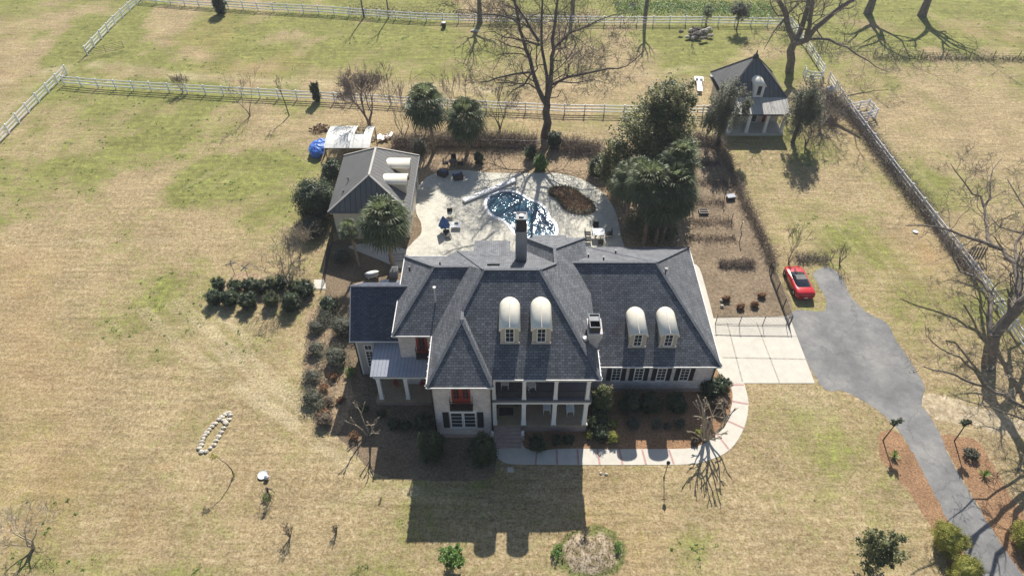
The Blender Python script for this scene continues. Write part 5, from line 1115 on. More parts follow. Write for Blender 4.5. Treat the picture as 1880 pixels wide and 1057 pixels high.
# spiky plants and topiaries along the driveway
def spiky(label, loc, r_, seed, mat='leaf_green', n=46):
    t_ = thing('spiky_plant', label, 'plant', loc); rg = random.Random(seed); q = MB()
    for k in range(n):
        a = rg.random()*6.28; e = .35+1.1*rg.random(); d = Vector((math.cos(a)*math.cos(e),math.sin(a)*math.cos(e),math.sin(e))); s_ = Vector((-math.sin(a),math.cos(a),0))*.035
        b0 = Vector((0,0,.05)); m1 = b0+d*r_*.6; m2 = b0+d*r_+Vector((0,0,-.1*r_)); q.add([b0-s_*.6,b0+s_*.6,m1+s_,m1-s_,m2], [(0,1,2,3),(3,2,4)], .3+.7*rg.random())
    build('foliage', q, M[mat], t_)
spiky('bright green spiky plant on the left verge of the driveway', P(1641,838), .62, 1)
spiky('bright green spiky plant on the right verge of the driveway', P(1806,872), .62, 2)
def topiary(label, base, top, seed):
    t_ = thing('topiary_tree', label, 'tree', base); h_ = 2.6; q = MB(); dx = top
    q.tube([(0,0,-.05),(dx*.3,.0,1.0),(dx*.7,0,1.9),(dx,0,2.4)], [.06,.05,.04,.03], 6)
    ends = [(dx-.22,0,2.55),(dx+.25,.05,2.62),(dx,.1,2.4)]
    for e in ends: q.tube([(dx*.7,0,1.9),e], [.03,.02], 5)
    build('trunk', q, M['bark_dark'], t_); c_ = MB()
    for i, e in enumerate(ends): c_.ball(e, (.17,.17,.2), 8, 6, .1, random.Random(seed), .05); leafy(c_, e, (.24,.24,.27), 260, .08, seed+i, 16, .25, .85)
    build('crown', c_, M['leaf_dark'], t_)
topiary('little tree with dark tufted top on the left verge of the driveway', P(1621,808), .12, 5)
topiary('little tree with dark tufted top on the right verge of the driveway', P(1752,809), -.2, 6)
# grasses on the mound
bare_tree('bare_shrub', 'dead spiky tuft on top of the leafy mound at the bottom', P(1073,985), 1.1, 360, .02, 2, 'bark_purple', 14, .5, .4, rmin=.008, cat='shrub')
q = MB(); rg = np.random.default_rng(3); n = 900; a = rg.random(n)*6.28; rr = 2.4*np.sqrt(rg.random(n)); c0 = P(1085,1012)
q.leaves(np.stack([c0.x+rr*np.cos(a), c0.y+rr*np.sin(a)*.8, (.03+.40*np.exp(-(rr/2.2)**2)+.05*rg.random(n))], 1), .10, rg, rg.random(n), .5, .1)
tag(build('mound_litter', q, M['leaf_brown']), 'fallen leaves and dead growth on the mound at the bottom edge', 'leaf litter', kind='stuff')
# ------------------------------------------------------------------ fences
def resample(pts, step):
    out = [Vector(pts[0])]; acc = 0
    for a, b in zip(pts[:-1], pts[1:]):
        a, b = Vector(a), Vector(b); d = (b-a).length; t_ = step-acc
        while t_ <= d: out.append(a.lerp(b, t_/d)); t_ += step
        acc = (acc+d) % step
    return out
post_me = {}
def rail_fence(label, pts, step=2.6, h_=1.4, group='white rail fences', mat='fence_white', rails=(.38,.82,1.26)):
    pts = [P(a,b) for a, b in pts]; ps = resample(pts, step)
    if (pts[-1]-ps[-1]).length > .5: ps.append(pts[-1])
    t_ = thing('rail_fence', label, 'fence', tuple(ps[0]), 0, group); base = ps[0]
    if mat not in post_me:
        q = MB().box(-.07,.07,-.07,.07,-.1,h_).box(-.095,.095,-.095,.095,h_,h_+.05); q.add([(-.08,-.08,h_+.05),(.08,-.08,h_+.05),(.08,.08,h_+.05),(-.08,.08,h_+.05),(0,0,h_+.11)],[(0,1,4),(1,2,4),(2,3,4),(3,0,4)])
        o0 = build('post', q, M[mat], t_); post_me[mat] = o0.data; first = True
    else: o0 = None
    for i, p in enumerate(ps):
        d = (ps[min(i+1,len(ps)-1)]-ps[max(i-1,0)]); rz = math.atan2(d.y, d.x)
        if i == 0 and o0: o = o0
        else: o = bpy.data.objects.new('post', post_me[mat]); COL.objects.link(o); o.parent = t_
        o.location = p-base; o.rotation_euler = (.03*math.sin(i*7.1+p.x), .03*math.sin(i*3.7+p.y), rz)
    for z in rails:
        q = MB()
        for a, b in zip(ps[:-1], ps[1:]):
            s_ = Vector((0,0,z)); q.beam(a+s_-base, b+s_-base, .045, .145)
        build('rail', q, M[mat], t_)
rail_fence('long white rail fence across the pasture behind the house', [(119,156),(184,162),(300,169),(438,177),(583,185),(688,191),(800,198),(920,204),(1040,209),(1108,210),(1180,211),(1300,211)])
rail_fence('farthest white rail fence along the top edge', [(262,4),(354,12),(472,20),(591,26),(765,39),(900,43),(1132,46),(1298,46),(1446,49)])
rail_fence('short white rail fence running down from the top left to the iron gate', [(265,-3),(212,46),(159,103)])
rail_fence('white rail fence leaving the left edge of the picture', [(124,137),(60,201),(0,266),(-60,330)])
rail_fence('white rail fence down the slope behind the bare tree beside the cottage', [(1449,48),(1480,90),(1510,137)])
rail_fence('long white rail fence overgrown with vines down the right side', [(1520,150),(1562,213),(1628,303),(1700,397),(1790,512),(1880,645),(1950,750)])
rail_fence('small white rail pen beside the overgrown fence, right of the cottage', [(1560,206),(1592,200),(1606,218),(1572,226)], 1.3)
rail_fence('small white rail pen by the corner behind the bare tree', [(1474,138),(1478,148),(1505,150),(1511,139)], 1.3)
# rusted wire fence on the far right
t_ = thing('wire_fence', 'low wire fence with leaning posts across the right pasture', 'fence', tuple(P(1603,106))); b0 = P(1603,106); q = MB(); ps = []
for i in range(9): ps.append(P(1603+i*44, 106+i*.6))
for i, p in enumerate(ps):
    o = MB(); o.tube([p-b0-Vector((0,0,.1)), p-b0+Vector((.12*math.sin(i*2.3),.1,1.35))], .05, 6); build('post', o, M['wood'], t_)
for z in (.3,.6,.9,1.2):
    for a, b in zip(ps[:-1], ps[1:]): q.tube([a-b0+Vector((0,0,z)), b-b0+Vector((0,0,z))], .009, 4)
build('wire', q, M['bark'], t_)
shrubm = MB(); rg = np.random.default_rng(8); n = 3500; a0, a1 = P(1603,106), P(1950,111); f = rg.random(n)
shrubm.leaves(np.stack([a0.x+(a1.x-a0.x)*f, a0.y+(a1.y-a0.y)*f+rg.normal(size=n)*.35, .05+.7*rg.random(n)**2], 1), .22, rg, rg.random(n), .3, .2)
tag(build('fence_line_grass', shrubm, M['leaf_grey']), 'rough grass grown up along the low wire fence', 'grass', kind='stuff')
# black iron fences
def iron_fence(label, pts, h_=1.25, step=2.2, pick=.12, mat='iron'):
    pts = [P(a,b) for a, b in pts]; ps = resample(pts, step)
    if (pts[-1]-ps[-1]).length > .3: ps.append(pts[-1])
    t_ = thing('iron_fence', label, 'fence', tuple(ps[0])); b0 = ps[0]
    for p in ps: build('post', MB().cbox(p-b0+Vector((0,0,h_/2)), (.06,.06,h_+.1)), M[mat], t_)
    for a, b in zip(ps[:-1], ps[1:]):
        q = MB(); d = b-a; k = max(2, int(d.length/pick))
        for z in (.12, h_-.05): q.beam(a-b0+Vector((0,0,z)), b-b0+Vector((0,0,z)), .03, .035)
        for i in range(1,k):
            c = a-b0+d*i/k; q.beam(c+Vector((0,0,.05)), c+Vector((0,0,h_)), .016, .016)
        build('picket_panel', q, M[mat], t_)
iron_fence('black iron fence between garden plot and concrete pad', [(1313,595),(1352,597),(1449,598)])
iron_fence('black iron fence beside the red car', [(1449,596),(1421,520),(1412,497)])
iron_fence('black iron fence at the left of the bathtub bed', [(597,518),(604,470),(612,440)])
iron_fence('black iron fence behind the bathtub', [(716,482),(742,480)], 1.1)
iron_fence('black iron fence along the rear bed between patio and pasture', [(720,270),(800,270),(900,272),(1000,275),(1110,272),(1255,262)])
# vines and hedges as masses
def mass(name, label, pts, wd, h_, n, size, seed, mat, cat='hedge', twigs=0, tm='bark_purple', kind=None):
    rgn = np.random.default_rng(seed); W = [P(a,b) for a, b in pts]; seg = [(W[i+1]-W[i]).length for i in range(len(W)-1)]; tot = sum(seg)
    k = rgn.choice(len(seg), n, p=[s/tot for s in seg]); f = rgn.random(n); A = np.array([list(w_) for w_ in W]); p = A[k]*(1-f[:,None])+A[k+1]*f[:,None]
    d = A[k+1]-A[k]; d /= np.linalg.norm(d, axis=1)[:,None]; nrm = np.stack([-d[:,1], d[:,0], 0*d[:,0]], 1)
    hv = fbm(p[:,0], p[:,1], .6, seed, 3); off = rgn.normal(size=n)*.45*wd*(.6+.8*hv); z = h_*(.45+1.1*(hv-.2))*rgn.random(n)**.7
    p = p+nrm*off[:,None]; p[:,2] = .04+z
    t_ = thing(name, label, cat, (W[0].x,W[0].y,0)); q = MB(); q.leaves(p-np.array([W[0].x,W[0].y,0]), size, rgn, np.clip(rgn.random(n)*.6+.4*(hv-.3)*2, 0, 1), .5, .3)
    build('foliage', q, M[mat], t_)
    if twigs:
        rg_ = random.Random(seed); q = MB()
        for i in range(twigs):
            j = rg_.randrange(n); b = Vector(p[j]-np.array([W[0].x,W[0].y,0])); b.z *= .4
            d_ = Vector((rg_.gauss(0,1),rg_.gauss(0,1),rg_.gauss(.5,.5))).normalized()*h_*(.5+rg_.random()*.6); e = b+d_; e.z = abs(e.z)
            q.tube([b, b.lerp(e,.5)+Vector((rg_.gauss(0,.1),rg_.gauss(0,.1),rg_.gauss(.12,.1))), e], [.018,.013,.006], 3, cap=False)
        build('twigs', q, M[tm], t_)
    if kind: t_['kind'] = kind
    return t_
mass('vine_tangle', 'dead grey vines tangled over the long fence on the right', [(1498,172),(1530,190),(1562,213),(1600,262),(1628,303),(1665,350),(1700,397),(1712,412)], 1.1, 1.5, 5200, .13, 1, 'leaf_grey', 'vine', 2600)
mass('vine_tangle', 'thin dead vines on the lower half of the right rail fence', [(1712,412),(1740,450),(1790,512)], .6, 1.3, 700, .12, 2, 'leaf_grey', 'vine', 520)
mass('vine_hedge', 'vine-covered garden fence curving between the plot and the grass', [(1318,262),(1335,300),(1360,358),(1385,410),(1408,460),(1420,492)], .5, 1.25, 5200, .12, 3, 'leaf_brown', 'hedge', 900)
mass('bare_hedge', 'brown leafless hedge behind the rear bed', [(722,268),(800,264),(900,264),(985,266)], 1.0, 2.1, 7000, .14, 4, 'leaf_brown', 'hedge', 2200)
mass('bare_hedge', 'brown leafless hedge between the great bare tree and the magnolia', [(1030,272),(1070,276),(1100,280)], 1.0, 1.8, 2600, .14, 5, 'leaf_brown', 'hedge', 640)
mass('shrub_row', 'dark undergrowth at the foot of the palm clump', [(1150,425),(1190,440),(1240,440)], 1.7, 2.4, 5200, .16, 6, 'leaf_dark', 'undergrowth', 0)
mass('shrub_row', 'dark undergrowth below the magnolia along the patio edge', [(1100,300),(1125,330),(1145,365)], 1.2, 1.6, 3000, .16, 7, 'leaf_dark', 'undergrowth', 100)
mass('shrub_row', 'shaded scrub at the foot of the left feathery tree', [(1262,258),(1300,262),(1322,268)], 1.1, 1.4, 2200, .15, 8, 'leaf_brown', 'undergrowth', 400)
mass('shrub_row', 'low scrub behind the red car at the end of the driveway', [(1458,478),(1490,476),(1520,478)], .8, .75, 700, .12, 9, 'leaf_grey', 'undergrowth', 220)
mass('shrub_row', 'green weeds at the base of the far fence', [(300,12),(420,20),(600,32),(800,44)], .5, .4, 1400, .16, 10, 'leaf_green', 'weeds', 0, kind='stuff')
mass('shrub_row', 'scrub behind the farthest fence', [(640,22),(760,26),(900,30),(1100,34)], 2.2, .9, 2600, .25, 11, 'leaf_brown', 'undergrowth', 300, kind='stuff')
mass('shrub_row', 'vivid green weeds beyond the farthest fence at the top', [(1130,14),(1200,12),(1300,14),(1420,20)], 4.5, .12, 7000, .26, 12, 'leaf_green', 'weeds', 0, kind='stuff')
mass('garden_row', 'dead vegetable row nearest the fence corner', [(1322,487),(1345,486),(1385,486)], .55, .7, 900, .12, 13, 'leaf_brown', 'plants', 350)
for i, (yy, x0, x1, lb) in enumerate(((300,1275,1320,'first'),(335,1270,1335,'second'),(372,1268,1330,'third'),(408,1270,1345,'fourth'),(438,1265,1350,'fifth'))):
    mass('garden_row', 'withered vegetable row in the garden plot, %s from the back' % lb, [(x0,yy),((x0+x1)/2,yy+2),(x1,yy)], 1.0, .22, 900, .12, 20+i, 'leaf_brown', 'plants', 160)
mass('climbing_shrub', 'dead twiggy brush along the curved bed right of the cottage', [(1480,190),(1500,210),(1530,232)], 1.6, 1.8, 1200, .14, 30, 'leaf_brown', 'undergrowth', 700)
mass('shrub_row', 'sparse brush between the open shed and the rounded leafless tree', [(575,245),(590,240),(600,236)], .8, .5, 400, .14, 31, 'leaf_red', 'undergrowth', 0)
# planting island in the patio
t_ = thing('planting_island', 'oval planted island with rusty shrubs and a green edge in the patio', 'flower bed', tuple(P(1048,368)[:2])+(0,)); ip = pxpoly(isl, PZ, 3); c0 = (sum(p[0] for p in ip)/len(ip), sum(p[1] for p in ip)/len(ip))
build('soil', MB().prism(ip, .1, PZ+.10), M['mulch'], t_, True)
rgn = np.random.default_rng(6); q = MB(); n = 3400; k = rgn.integers(0, len(ip), n); IPA = np.array(ip); f = 1-.16*rgn.random(n); pts_ = IPA[k]*f[:,None]+np.array(c0)*(1-f[:,None])+rgn.normal(size=(n,2))*.06
q.leaves(np.stack([pts_[:,0], pts_[:,1], PZ+.1+.28*rgn.random(n)], 1), .12, rgn, rgn.random(n)*.8, .5, .3); build('edging_plants', q, M['leaf_grey'], t_, True)
q = MB(); n = 2600; k = rgn.integers(0, len(ip), n); f = .82*np.sqrt(rgn.random(n)); pts_ = IPA[k]*f[:,None]+np.array(c0)*(1-f[:,None])
q.leaves(np.stack([pts_[:,0], pts_[:,1], PZ+.1+.3*rgn.random(n)], 1), .13, rgn, rgn.random(n), .5, .3); build('shrubs', q, M['leaf_red'], t_, True)
# ------------------------------------------------------------------ red car
def make_car():
    car = thing('sports_car', 'red two-door sports car parked on the grass beside the driveway', 'car', (28.35, 48.45, 0), math.radians(1.5))
    paint, t, b = newmat('red_paint'); b.inputs['Base Color'].default_value = (.50,.012,.018,1); b.inputs['Roughness'].default_value = .28; b.inputs['Coat Weight'].default_value = .6; b.inputs['Coat Roughness'].default_value = .06
    # stations: y, half width, sill z, belt z, deck z
    st = [(-2.2,.70,.42,.62,.66),(-2.14,.86,.30,.74,.84),(-1.9,.93,.26,.80,.93),(-1.35,.945,.22,.82,.95),(-.8,.92,.20,.80,.93),(-.2,.90,.20,.78,.90),(.4,.89,.20,.76,.86),(.9,.91,.22,.76,.82),(1.35,.92,.22,.74,.80),(1.8,.86,.24,.64,.68),(2.1,.74,.28,.52,.56),(2.22,.55,.34,.44,.46)]
    vs = []; fs = []
    for (y,w_,z0,z1,z2) in st:
        half = [(w_*.9,z0),(w_,z0+.12),(w_*1.0,(z0+z1)/2+.03),(w_*.985,z1),(w_*.90,z1+(z2-z1)*.75),(w_*.6,z2),(w_*.0,z2+.015)]
        sec = half+[(-a,c) for a, c in half[-2::-1]]; vs += [(a,y,c) for a, c in sec]
    m_ = 13
    for i in range(len(st)-1):
        for j in range(m_-1): fs.append((i*m_+j,(i+1)*m_+j,(i+1)*m_+j+1,i*m_+j+1))
        fs.append((i*m_+m_-1,(i+1)*m_+m_-1,(i+1)*m_,i*m_))
    fs.append(tuple(range(m_))); fs.append(tuple((len(st)-1)*m_+j for j in range(m_))[::-1])
    body = build('body', MB().add(vs, fs), paint, car, smooth=True)
    # glasshouse
    gv = []; gs = [(-1.35,.68,.90,.93),(-.85,.74,.90,1.14),(-.35,.73,.88,1.20),(.15,.71,.86,1.19),(.55,.70,.84,1.05),(1.0,.68,.80,.82)]
    for (y,w_,z0,z2) in gs:
        k = max(0.02, (z2-z0)); sec = [(w_,z0-.05),(w_-.16*k/.3,z0+k*.8),(w_*.5,z2),(0,z2+.01),(-w_*.5,z2),(-(w_-.16*k/.3),z0+k*.8),(-w_,z0-.05)]; gv += [(a,y,c) for a, c in sec]
    gf = [(i*7+j,(i+1)*7+j,(i+1)*7+j+1,i*7+j+1) for i in range(len(gs)-1) for j in range(6)]
    build('windows', MB().add(gv, gf), M['glass'], car, smooth=True)
    build('roof_panel', MB().add([(-.52,-.45,1.215),(.52,-.45,1.215),(.5,.2,1.205),(-.5,.2,1.205),(-.52,-.45,1.18),(.52,-.45,1.18),(.5,.2,1.17),(-.5,.2,1.17)],[(0,1,2,3),(0,4,5,1),(2,6,7,3),(1,5,6,2),(3,7,4,0)]), M['iron'], car)
    for sx in (-1,1):
        for y in (-1.38,1.38):
            w_ = MB(); x = sx*.86; n = 20
            for (r0,r1,x0,x1) in ((.325,.325,-.11,.11),): 
                ring = []
                for xx, rr in ((-.11,.2),(-.11,.31),(-.08,.33),(.08,.33),(.11,.31),(.11,.2)):
                    ring.append([(x+xx, y+rr*math.cos(2*math.pi*k/n), .33+rr*math.sin(2*math.pi*k/n)) for k in range(n)])
                V_ = [p for r in ring for p in r]; F_ = [(i*n+k,i*n+(k+1)%n,(i+1)*n+(k+1)%n,(i+1)*n+k) for i in range(5) for k in range(n)]
                w_.add(V_, F_)
            o = build('wheel', w_, M['rubber'], car)
            rm = MB(); xo = x+sx*.10
            rm.add([(xo,y,.33)]+[(xo-sx*.02,y+.205*math.cos(2*math.pi*k/n),.33+.205*math.sin(2*math.pi*k/n)) for k in range(n)],[(0,1+k,1+(k+1)%n) for k in range(n)])
            build('rim', rm, M['rim'], o)
        build('mirror', MB().ball((sx*1.0,.55,.93),(.12,.07,.07),8,6), paint, car, smooth=True)
        build('tail_light', MB().box(sx*.55-.14,sx*.55+.14,-2.235,-2.17,.56,.68), simple('tail_lens',(.2,.01,.01),.3), car)
        build('wheel_arch', MB().tube([(sx*.945,-1.38+.38*math.cos(a),.33+.38*math.sin(a)) for a in [math.pi*k/10 for k in range(11)]], .02, 5), M['rubber'], car)
        build('headlight', MB().box(sx*.55-.15,sx*.55+.15,1.98,2.05,.50,.54), M['glass'], car)
    for sx in (-1,1): build('door', MB().box(min(sx*.925,sx*.937),max(sx*.925,sx*.937),-.75,.55,.30,.70), paint, car)
    build('bonnet_vent', MB().box(-.45,.45,1.0,1.02,.79,.83).box(-.45,-.43,1.021,1.7,.74,.80).box(.43,.45,1.021,1.7,.74,.80), M['iron'], car)
    build('rear_bumper', MB().box(-.72,.72,-2.27,-2.16,.34,.54), paint, car)
    build('number_plate', MB().box(-.17,.17,-2.29,-2.272,.40,.52), M['white'], car)
    return car
make_car()
# ------------------------------------------------------------------ furniture
def rocker(label, loc, rz, mat='white'):
    t_ = thing('rocking_chair', label, 'chair', loc, rz, 'white rocking chairs on the porches'); q = MB()
    build('seat', MB().box(-.27,.27,-.25,.25,.40,.44), M[mat], t_)
    b_ = MB()
    for i in range(6): x = -.21+i*.084; b_.beam((x,.24,.45),(x,.42,1.12),.045,.02)
    b_.beam((-.27,.24,.42),(-.27,.44,1.16),.05,.05); b_.beam((.27,.24,.42),(.27,.44,1.16),.05,.05); b_.beam((-.27,.43,1.12),(.27,.43,1.12),.05,.09); build('backrest', b_, M[mat], t_)
    for sx in (-.27,.27):
        build('rocker', MB().tube([(sx,-.42,.07),(sx,-.2,.03),(sx,.1,.025),(sx,.35,.06),(sx,.5,.12)], .022, 5), M[mat], t_)
        for y in (-.22,.22): build('leg', MB().beam((sx,y,.04),(sx,y,.42 if y > 0 else .64),.045,.045), M[mat], t_)
        build('armrest', MB().box(sx-.045,sx+.045,-.3,.3,.64,.67), M[mat], t_)
    return t_
fl = Vector((0,0,1.0))
r0 = rocker('white rocking chair on the lower porch, in the middle opening', (2.85,32.75,1.0), 0)
dup(r0, (4.75,32.6,1.0), .05, 'white rocking chair on the lower porch, in the right opening')
dup(r0, (-.55,32.7,4.42), -.05, 'white rocking chair on the upper porch, in the left opening')
dup(r0, (1.5,32.45,4.42), .35, 'white rocking chair on the upper porch, in the middle opening')
tag(build('doormat', MB().box(-1.02,.1,32.3,33.05,1.003,1.02), M['rubber']), 'black doormat on the lower porch before the entrance', 'doormat')
for x, lb in ((-1.25,'left of'),(.42,'right of')):
    t_ = thing('potted_plant', 'dark green potted fern %s the entrance door' % lb, 'plant', (x+.1,33.15,1.0)); build('pot', MB().lathe((0,0,0),[(.12,0),(.17,.3),(.19,.32)],12), M['terracotta'], t_)
    q = MB(); leafy(q, (0,0,.55), (.28,.26,.35), 420, .1, 5, 20, .25, .7); build('foliage', q, M['leaf_dark'], t_)
for x, lb in ((-1.6,'left'),(.86,'right')):
    t_ = thing('step_lantern', 'white round-topped lantern on the %s pier of the front steps' % lb, 'lantern', (x,30.78,.55)); build('base', MB().box(-.13,.13,-.13,.13,0,.06), M['white'], t_); build('shade', MB().lathe((0,0,.06),[(.12,0),(.13,.28),(.10,.38),(.04,.43)],12), M['white'], t_, smooth=True)
for i, (x,y) in enumerate(((-9.9,35.6),(-7.6,35.6))):
    t_ = thing('flower_pot', 'pot of red flowers on the side porch, the %s one' % ('left','right')[i], 'flower pot', (x,y,.5)); build('pot', MB().lathe((0,0,0),[(.14,0),(.2,.35),(.22,.38)],10), M['terracotta'], t_); q = MB(); leafy(q, (0,0,.6), (.28,.26,.25), 220, .1, 9+i, 14, .3, .7); build('flowers', q, simple('red_flower',(.4,.04,.03),.6), t_)
def armchair(label, loc, rz, cush='fabric_blue'):
    t_ = thing('armchair', label, 'chair', loc, rz, 'dark wicker armchairs on the patio'); build('seat', MB().box(-.42,.42,-.4,.4,.05,.34), M['wicker'], t_); build('backrest', MB().box(-.42,.42,.28,.42,.341,.82), M['wicker'], t_)
    for sx in (-1,1): build('armrest', MB().box(min(sx*.42,sx*.56),max(sx*.42,sx*.56),-.42,.42,.05,.6), M['wicker'], t_)
    build('cushion', MB().box(-.38,.38,-.38,.26,.342,.48).cbox((0,.22,.62),(.66,.14,.4),0,-.2), M[cush], t_); return t_
a0 = armchair('dark wicker armchair with blue cushion at the rear patio, the left one', tuple(P(813,322,PZ)), 2.6)
dup(a0, tuple(P(841,328,PZ)), -2.8+6.28, 'dark wicker armchair with blue cushion at the rear patio, the right one')
def dchair(label, loc, rz, group=None, cush=None):
    t_ = thing('patio_chair', label, 'chair', loc, rz, group); build('seat', MB().box(-.3,.3,-.3,.3,.36,.46), M[cush or 'rubber'], t_); b_ = MB().box(-.3,.3,.3,.36,.3,.95).beam((-.24,.24,.42),(-.24,.34,.95),.03,.03).beam((.24,.24,.42),(.24,.34,.95),.03,.03)
    for z in (.55,.66,.77,.88): b_.beam((-.24,.27+(z-.55)*.2,z),(.24,.27+(z-.55)*.2,z),.02,.075)
    build('backrest', b_, M['rubber'], t_)
    for sx in (-1,1):
        for sy in (-1,1): build('leg', MB().beam((sx*.22,sy*.22,0),(sx*.22,sy*.22,.4),.03,.03), M['iron'], t_)
    return t_
def table(name, label, loc, r_, h_=.74, mat='iron', legm='iron', sq=False):
    t_ = thing(name, label, 'table', loc)
    build('tabletop', MB().box(-r_,r_,-r_*.9,r_*.9,h_-.04,h_) if sq else MB().lathe((0,0,h_-.04),[(r_,0),(r_,.04)],20), M[mat], t_)
    for i in range(4): a = math.pi/4+i*math.pi/2; build('leg', MB().beam((math.cos(a)*r_*.6,math.sin(a)*r_*.6,0),(math.cos(a)*r_*.7,math.sin(a)*r_*.7,h_-.04),.045,.045), M[legm], t_)
    return t_
c0 = P(1098,435,PZ); table('dining_table', 'glass-topped dining table at the right side of the patio', tuple(c0), .62, .74, 'table_top', 'iron', True)
k0 = dchair('black patio chair left of the glass dining table', (c0.x-1.1,c0.y+.1,PZ), math.pi/2, 'black chairs round the dining table')
dup(k0, (c0.x+1.1,c0.y+.1,PZ), -math.pi/2, 'black patio chair right of the glass dining table'); dup(k0, (c0.x-.15,c0.y+1.15,PZ), 0, 'black patio chair behind the glass dining table'); dup(k0, (c0.x+.1,c0.y-1.15,PZ), math.pi, 'black patio chair in front of the glass dining table, nearest the house'); dup(k0, (c0.x-1.1,c0.y-.75,PZ), math.pi/2, 'black patio chair at the front left corner of the glass dining table')
c0 = P(832,305,PZ); table('bistro_table', 'small round iron table on the rear bed behind the armchairs', tuple(c0), .5)
k1 = dchair('iron bistro chair at the right of the round iron table', (c0.x+.85,c0.y,PZ), -math.pi/2, 'iron chairs round the bistro table'); dup(k1, (c0.x-.85,c0.y+.1,PZ), math.pi/2, 'iron bistro chair at the left of the round iron table'); dup(k1, (c0.x,c0.y+.85,PZ), 0, 'iron bistro chair behind the round iron table')
dchair('black chair with a cream seat beside the folded blue parasol', tuple(P(827,398,PZ)), .2, None, 'cream_metal')
t_ = thing('side_table', 'low square pale table with a dark tray on the patio', 'table', tuple(P(838,417,PZ))); build('tabletop', MB().box(-.5,.5,-.45,.45,.30,.36), M['table_top'], t_)
for sx in (-1,1):
    for sy in (-1,1): build('leg', MB().box(sx*.42-.04,sx*.42+.04,sy*.38-.04,sy*.38+.04,0,.3), M['table_top'], t_)
tag(build('tray', MB().box(-.2,.2,-.16,.16,0,.05), M['wicker']), 'dark tray lying on the low square patio table', 'tray').location = P(838,415,PZ)+Vector((0,0,.362))
t_ = thing('parasol', 'collapsed blue parasol leaning over a dark lounger on the patio', 'parasol', tuple(P(818,424,PZ))); build('pole', MB().tube([(0,0,0),(-.15,.1,1.9)], .03, 6), M['iron'], t_)
q = MB(); rg = random.Random(3); vs = []; n = 14
for i, (z, r_) in enumerate(((1.95,.04),(1.6,.2),(1.1,.36),(.7,.48),(.5,.42))):
    for j in range(n): a = 2*math.pi*j/n; rr = r_*(1.25 if j % 2 else .65)*(1+.15*rg.random()); vs.append((-.08*z+rr*math.cos(a), .05*z+rr*.8*math.sin(a), z))
q.add(vs, [(i*n+j,i*n+(j+1)%n,(i+1)*n+(j+1)%n,(i+1)*n+j) for i in range(4) for j in range(n)]); build('canopy', q, M['fabric_blue'], t_); build('base', MB().lathe((0,0,0),[(.3,0),(.3,.08),(.06,.12)],12), M['iron'], t_)
t_ = thing('lounger', 'dark lounger half hidden under the collapsed blue parasol', 'lounger', tuple(P(822,432,PZ)), .3); build('seat', MB().box(-.3,.3,-.6,.6,.25,.32), M['wicker'], t_)
for sx in (-1,1):
    for sy in (-1,1): build('leg', MB().box(sx*.26-.03,sx*.26+.03,sy*.5-.03,sy*.5+.03,0,.25), M['wicker'], t_)
a, b = P(851,369,PZ+.2), P(946,330,PZ+.2); d = (b-a)
t_ = thing('pool_cover_reel', 'long white pool cover roller lying on the patio behind the pool', 'cover roller', tuple(a.lerp(b,.5)[:2])+(PZ,)); c0 = Vector((a.x+b.x,a.y+b.y,0))/2; c0.z = PZ
build('roller', MB().beam(a-c0,b-c0,.55,.22), M['white'], t_)
for f in (.04,.96): p = a.lerp(b,f)-c0; build('stand', MB().cbox((p.x,p.y,.1),(.5,.14,.2),math.atan2(d.y,d.x)), M['white'], t_)
# bathtub
def tub():
    t_ = thing('bathtub', 'white enamel bathtub standing in the bed behind the dark-roofed wing', 'bathtub', tuple(P(684,509)), .3); q = MB(); n = 20; vs = []
    def ring(a, b, z): return [(a*math.cos(2*math.pi*k/n)*(1+.12*abs(math.cos(2*math.pi*k/n))), b*math.sin(2*math.pi*k/n), z) for k in range(n)]
    rs = [ring(.48,.2,.12),ring(.62,.32,.3),ring(.7,.37,.58),ring(.76,.42,.6),ring(.76,.42,.57),]; inn = [ring(.76,.42,.6),ring(.66,.33,.6),ring(.6,.29,.35),ring(.42,.18,.2)]
    for R_ in (rs[:4], inn):
        V_ = [p for r in R_ for p in r]; q.add(V_, [(i*n+k,i*n+(k+1)%n,(i+1)*n+(k+1)%n,(i+1)*n+k) for i in range(len(R_)-1) for k in range(n)]+[tuple((0 if R_ is rs[:4] else len(R_)-1)*n+k for k in range(n))])
    build('basin', q, M['white'], t_, smooth=True)
    for sx in (-1,1):
        for sy in (-1,1): build('foot', MB().box(sx*.4-.04,sx*.4+.04,sy*.16-.04,sy*.16+.04,0,.16), M['white'], t_)
tub()
t_ = thing('heat_pump', 'grey slatted cooling unit on the deck behind the house', 'cooling unit', tuple(P(724,505))); build('casing', MB().box(-.42,.42,-.4,.4,0,.85), M['grey_box'], t_); q = MB()
for i in range(7): q.box(-.36,.36,-.34+i*.1,-.30+i*.1,.851,.87)
build('grille', q, M['iron'], t_)
tag(build('deck', MB().box(-13.0,-9.2,42.65,49.0,0,.12), M['deck_grey']), kind='structure')
t_ = thing('grey_bin', 'grey bin lying by the rear of the dark-roofed wing', 'bin', tuple(P(707,524))); build('lid', MB().box(-.4,.4,-.25,.25,.5,.58), M['table_top'], t_); build('box', MB().box(-.36,.36,-.22,.22,0,.5), M['grey_box'], t_)
t_ = thing('utility_box', 'grey meter box on the left wall of the ribbed-roof outbuilding', 'meter box', (-18.6,56.3,0)); build('casing', MB().box(-.15,.12,-.25,.25,1.0,1.9), M['grey_box'], t_); build('conduit', MB().box(-.05,.02,-.05,.05,0,1.0), M['grey_box'], t_)
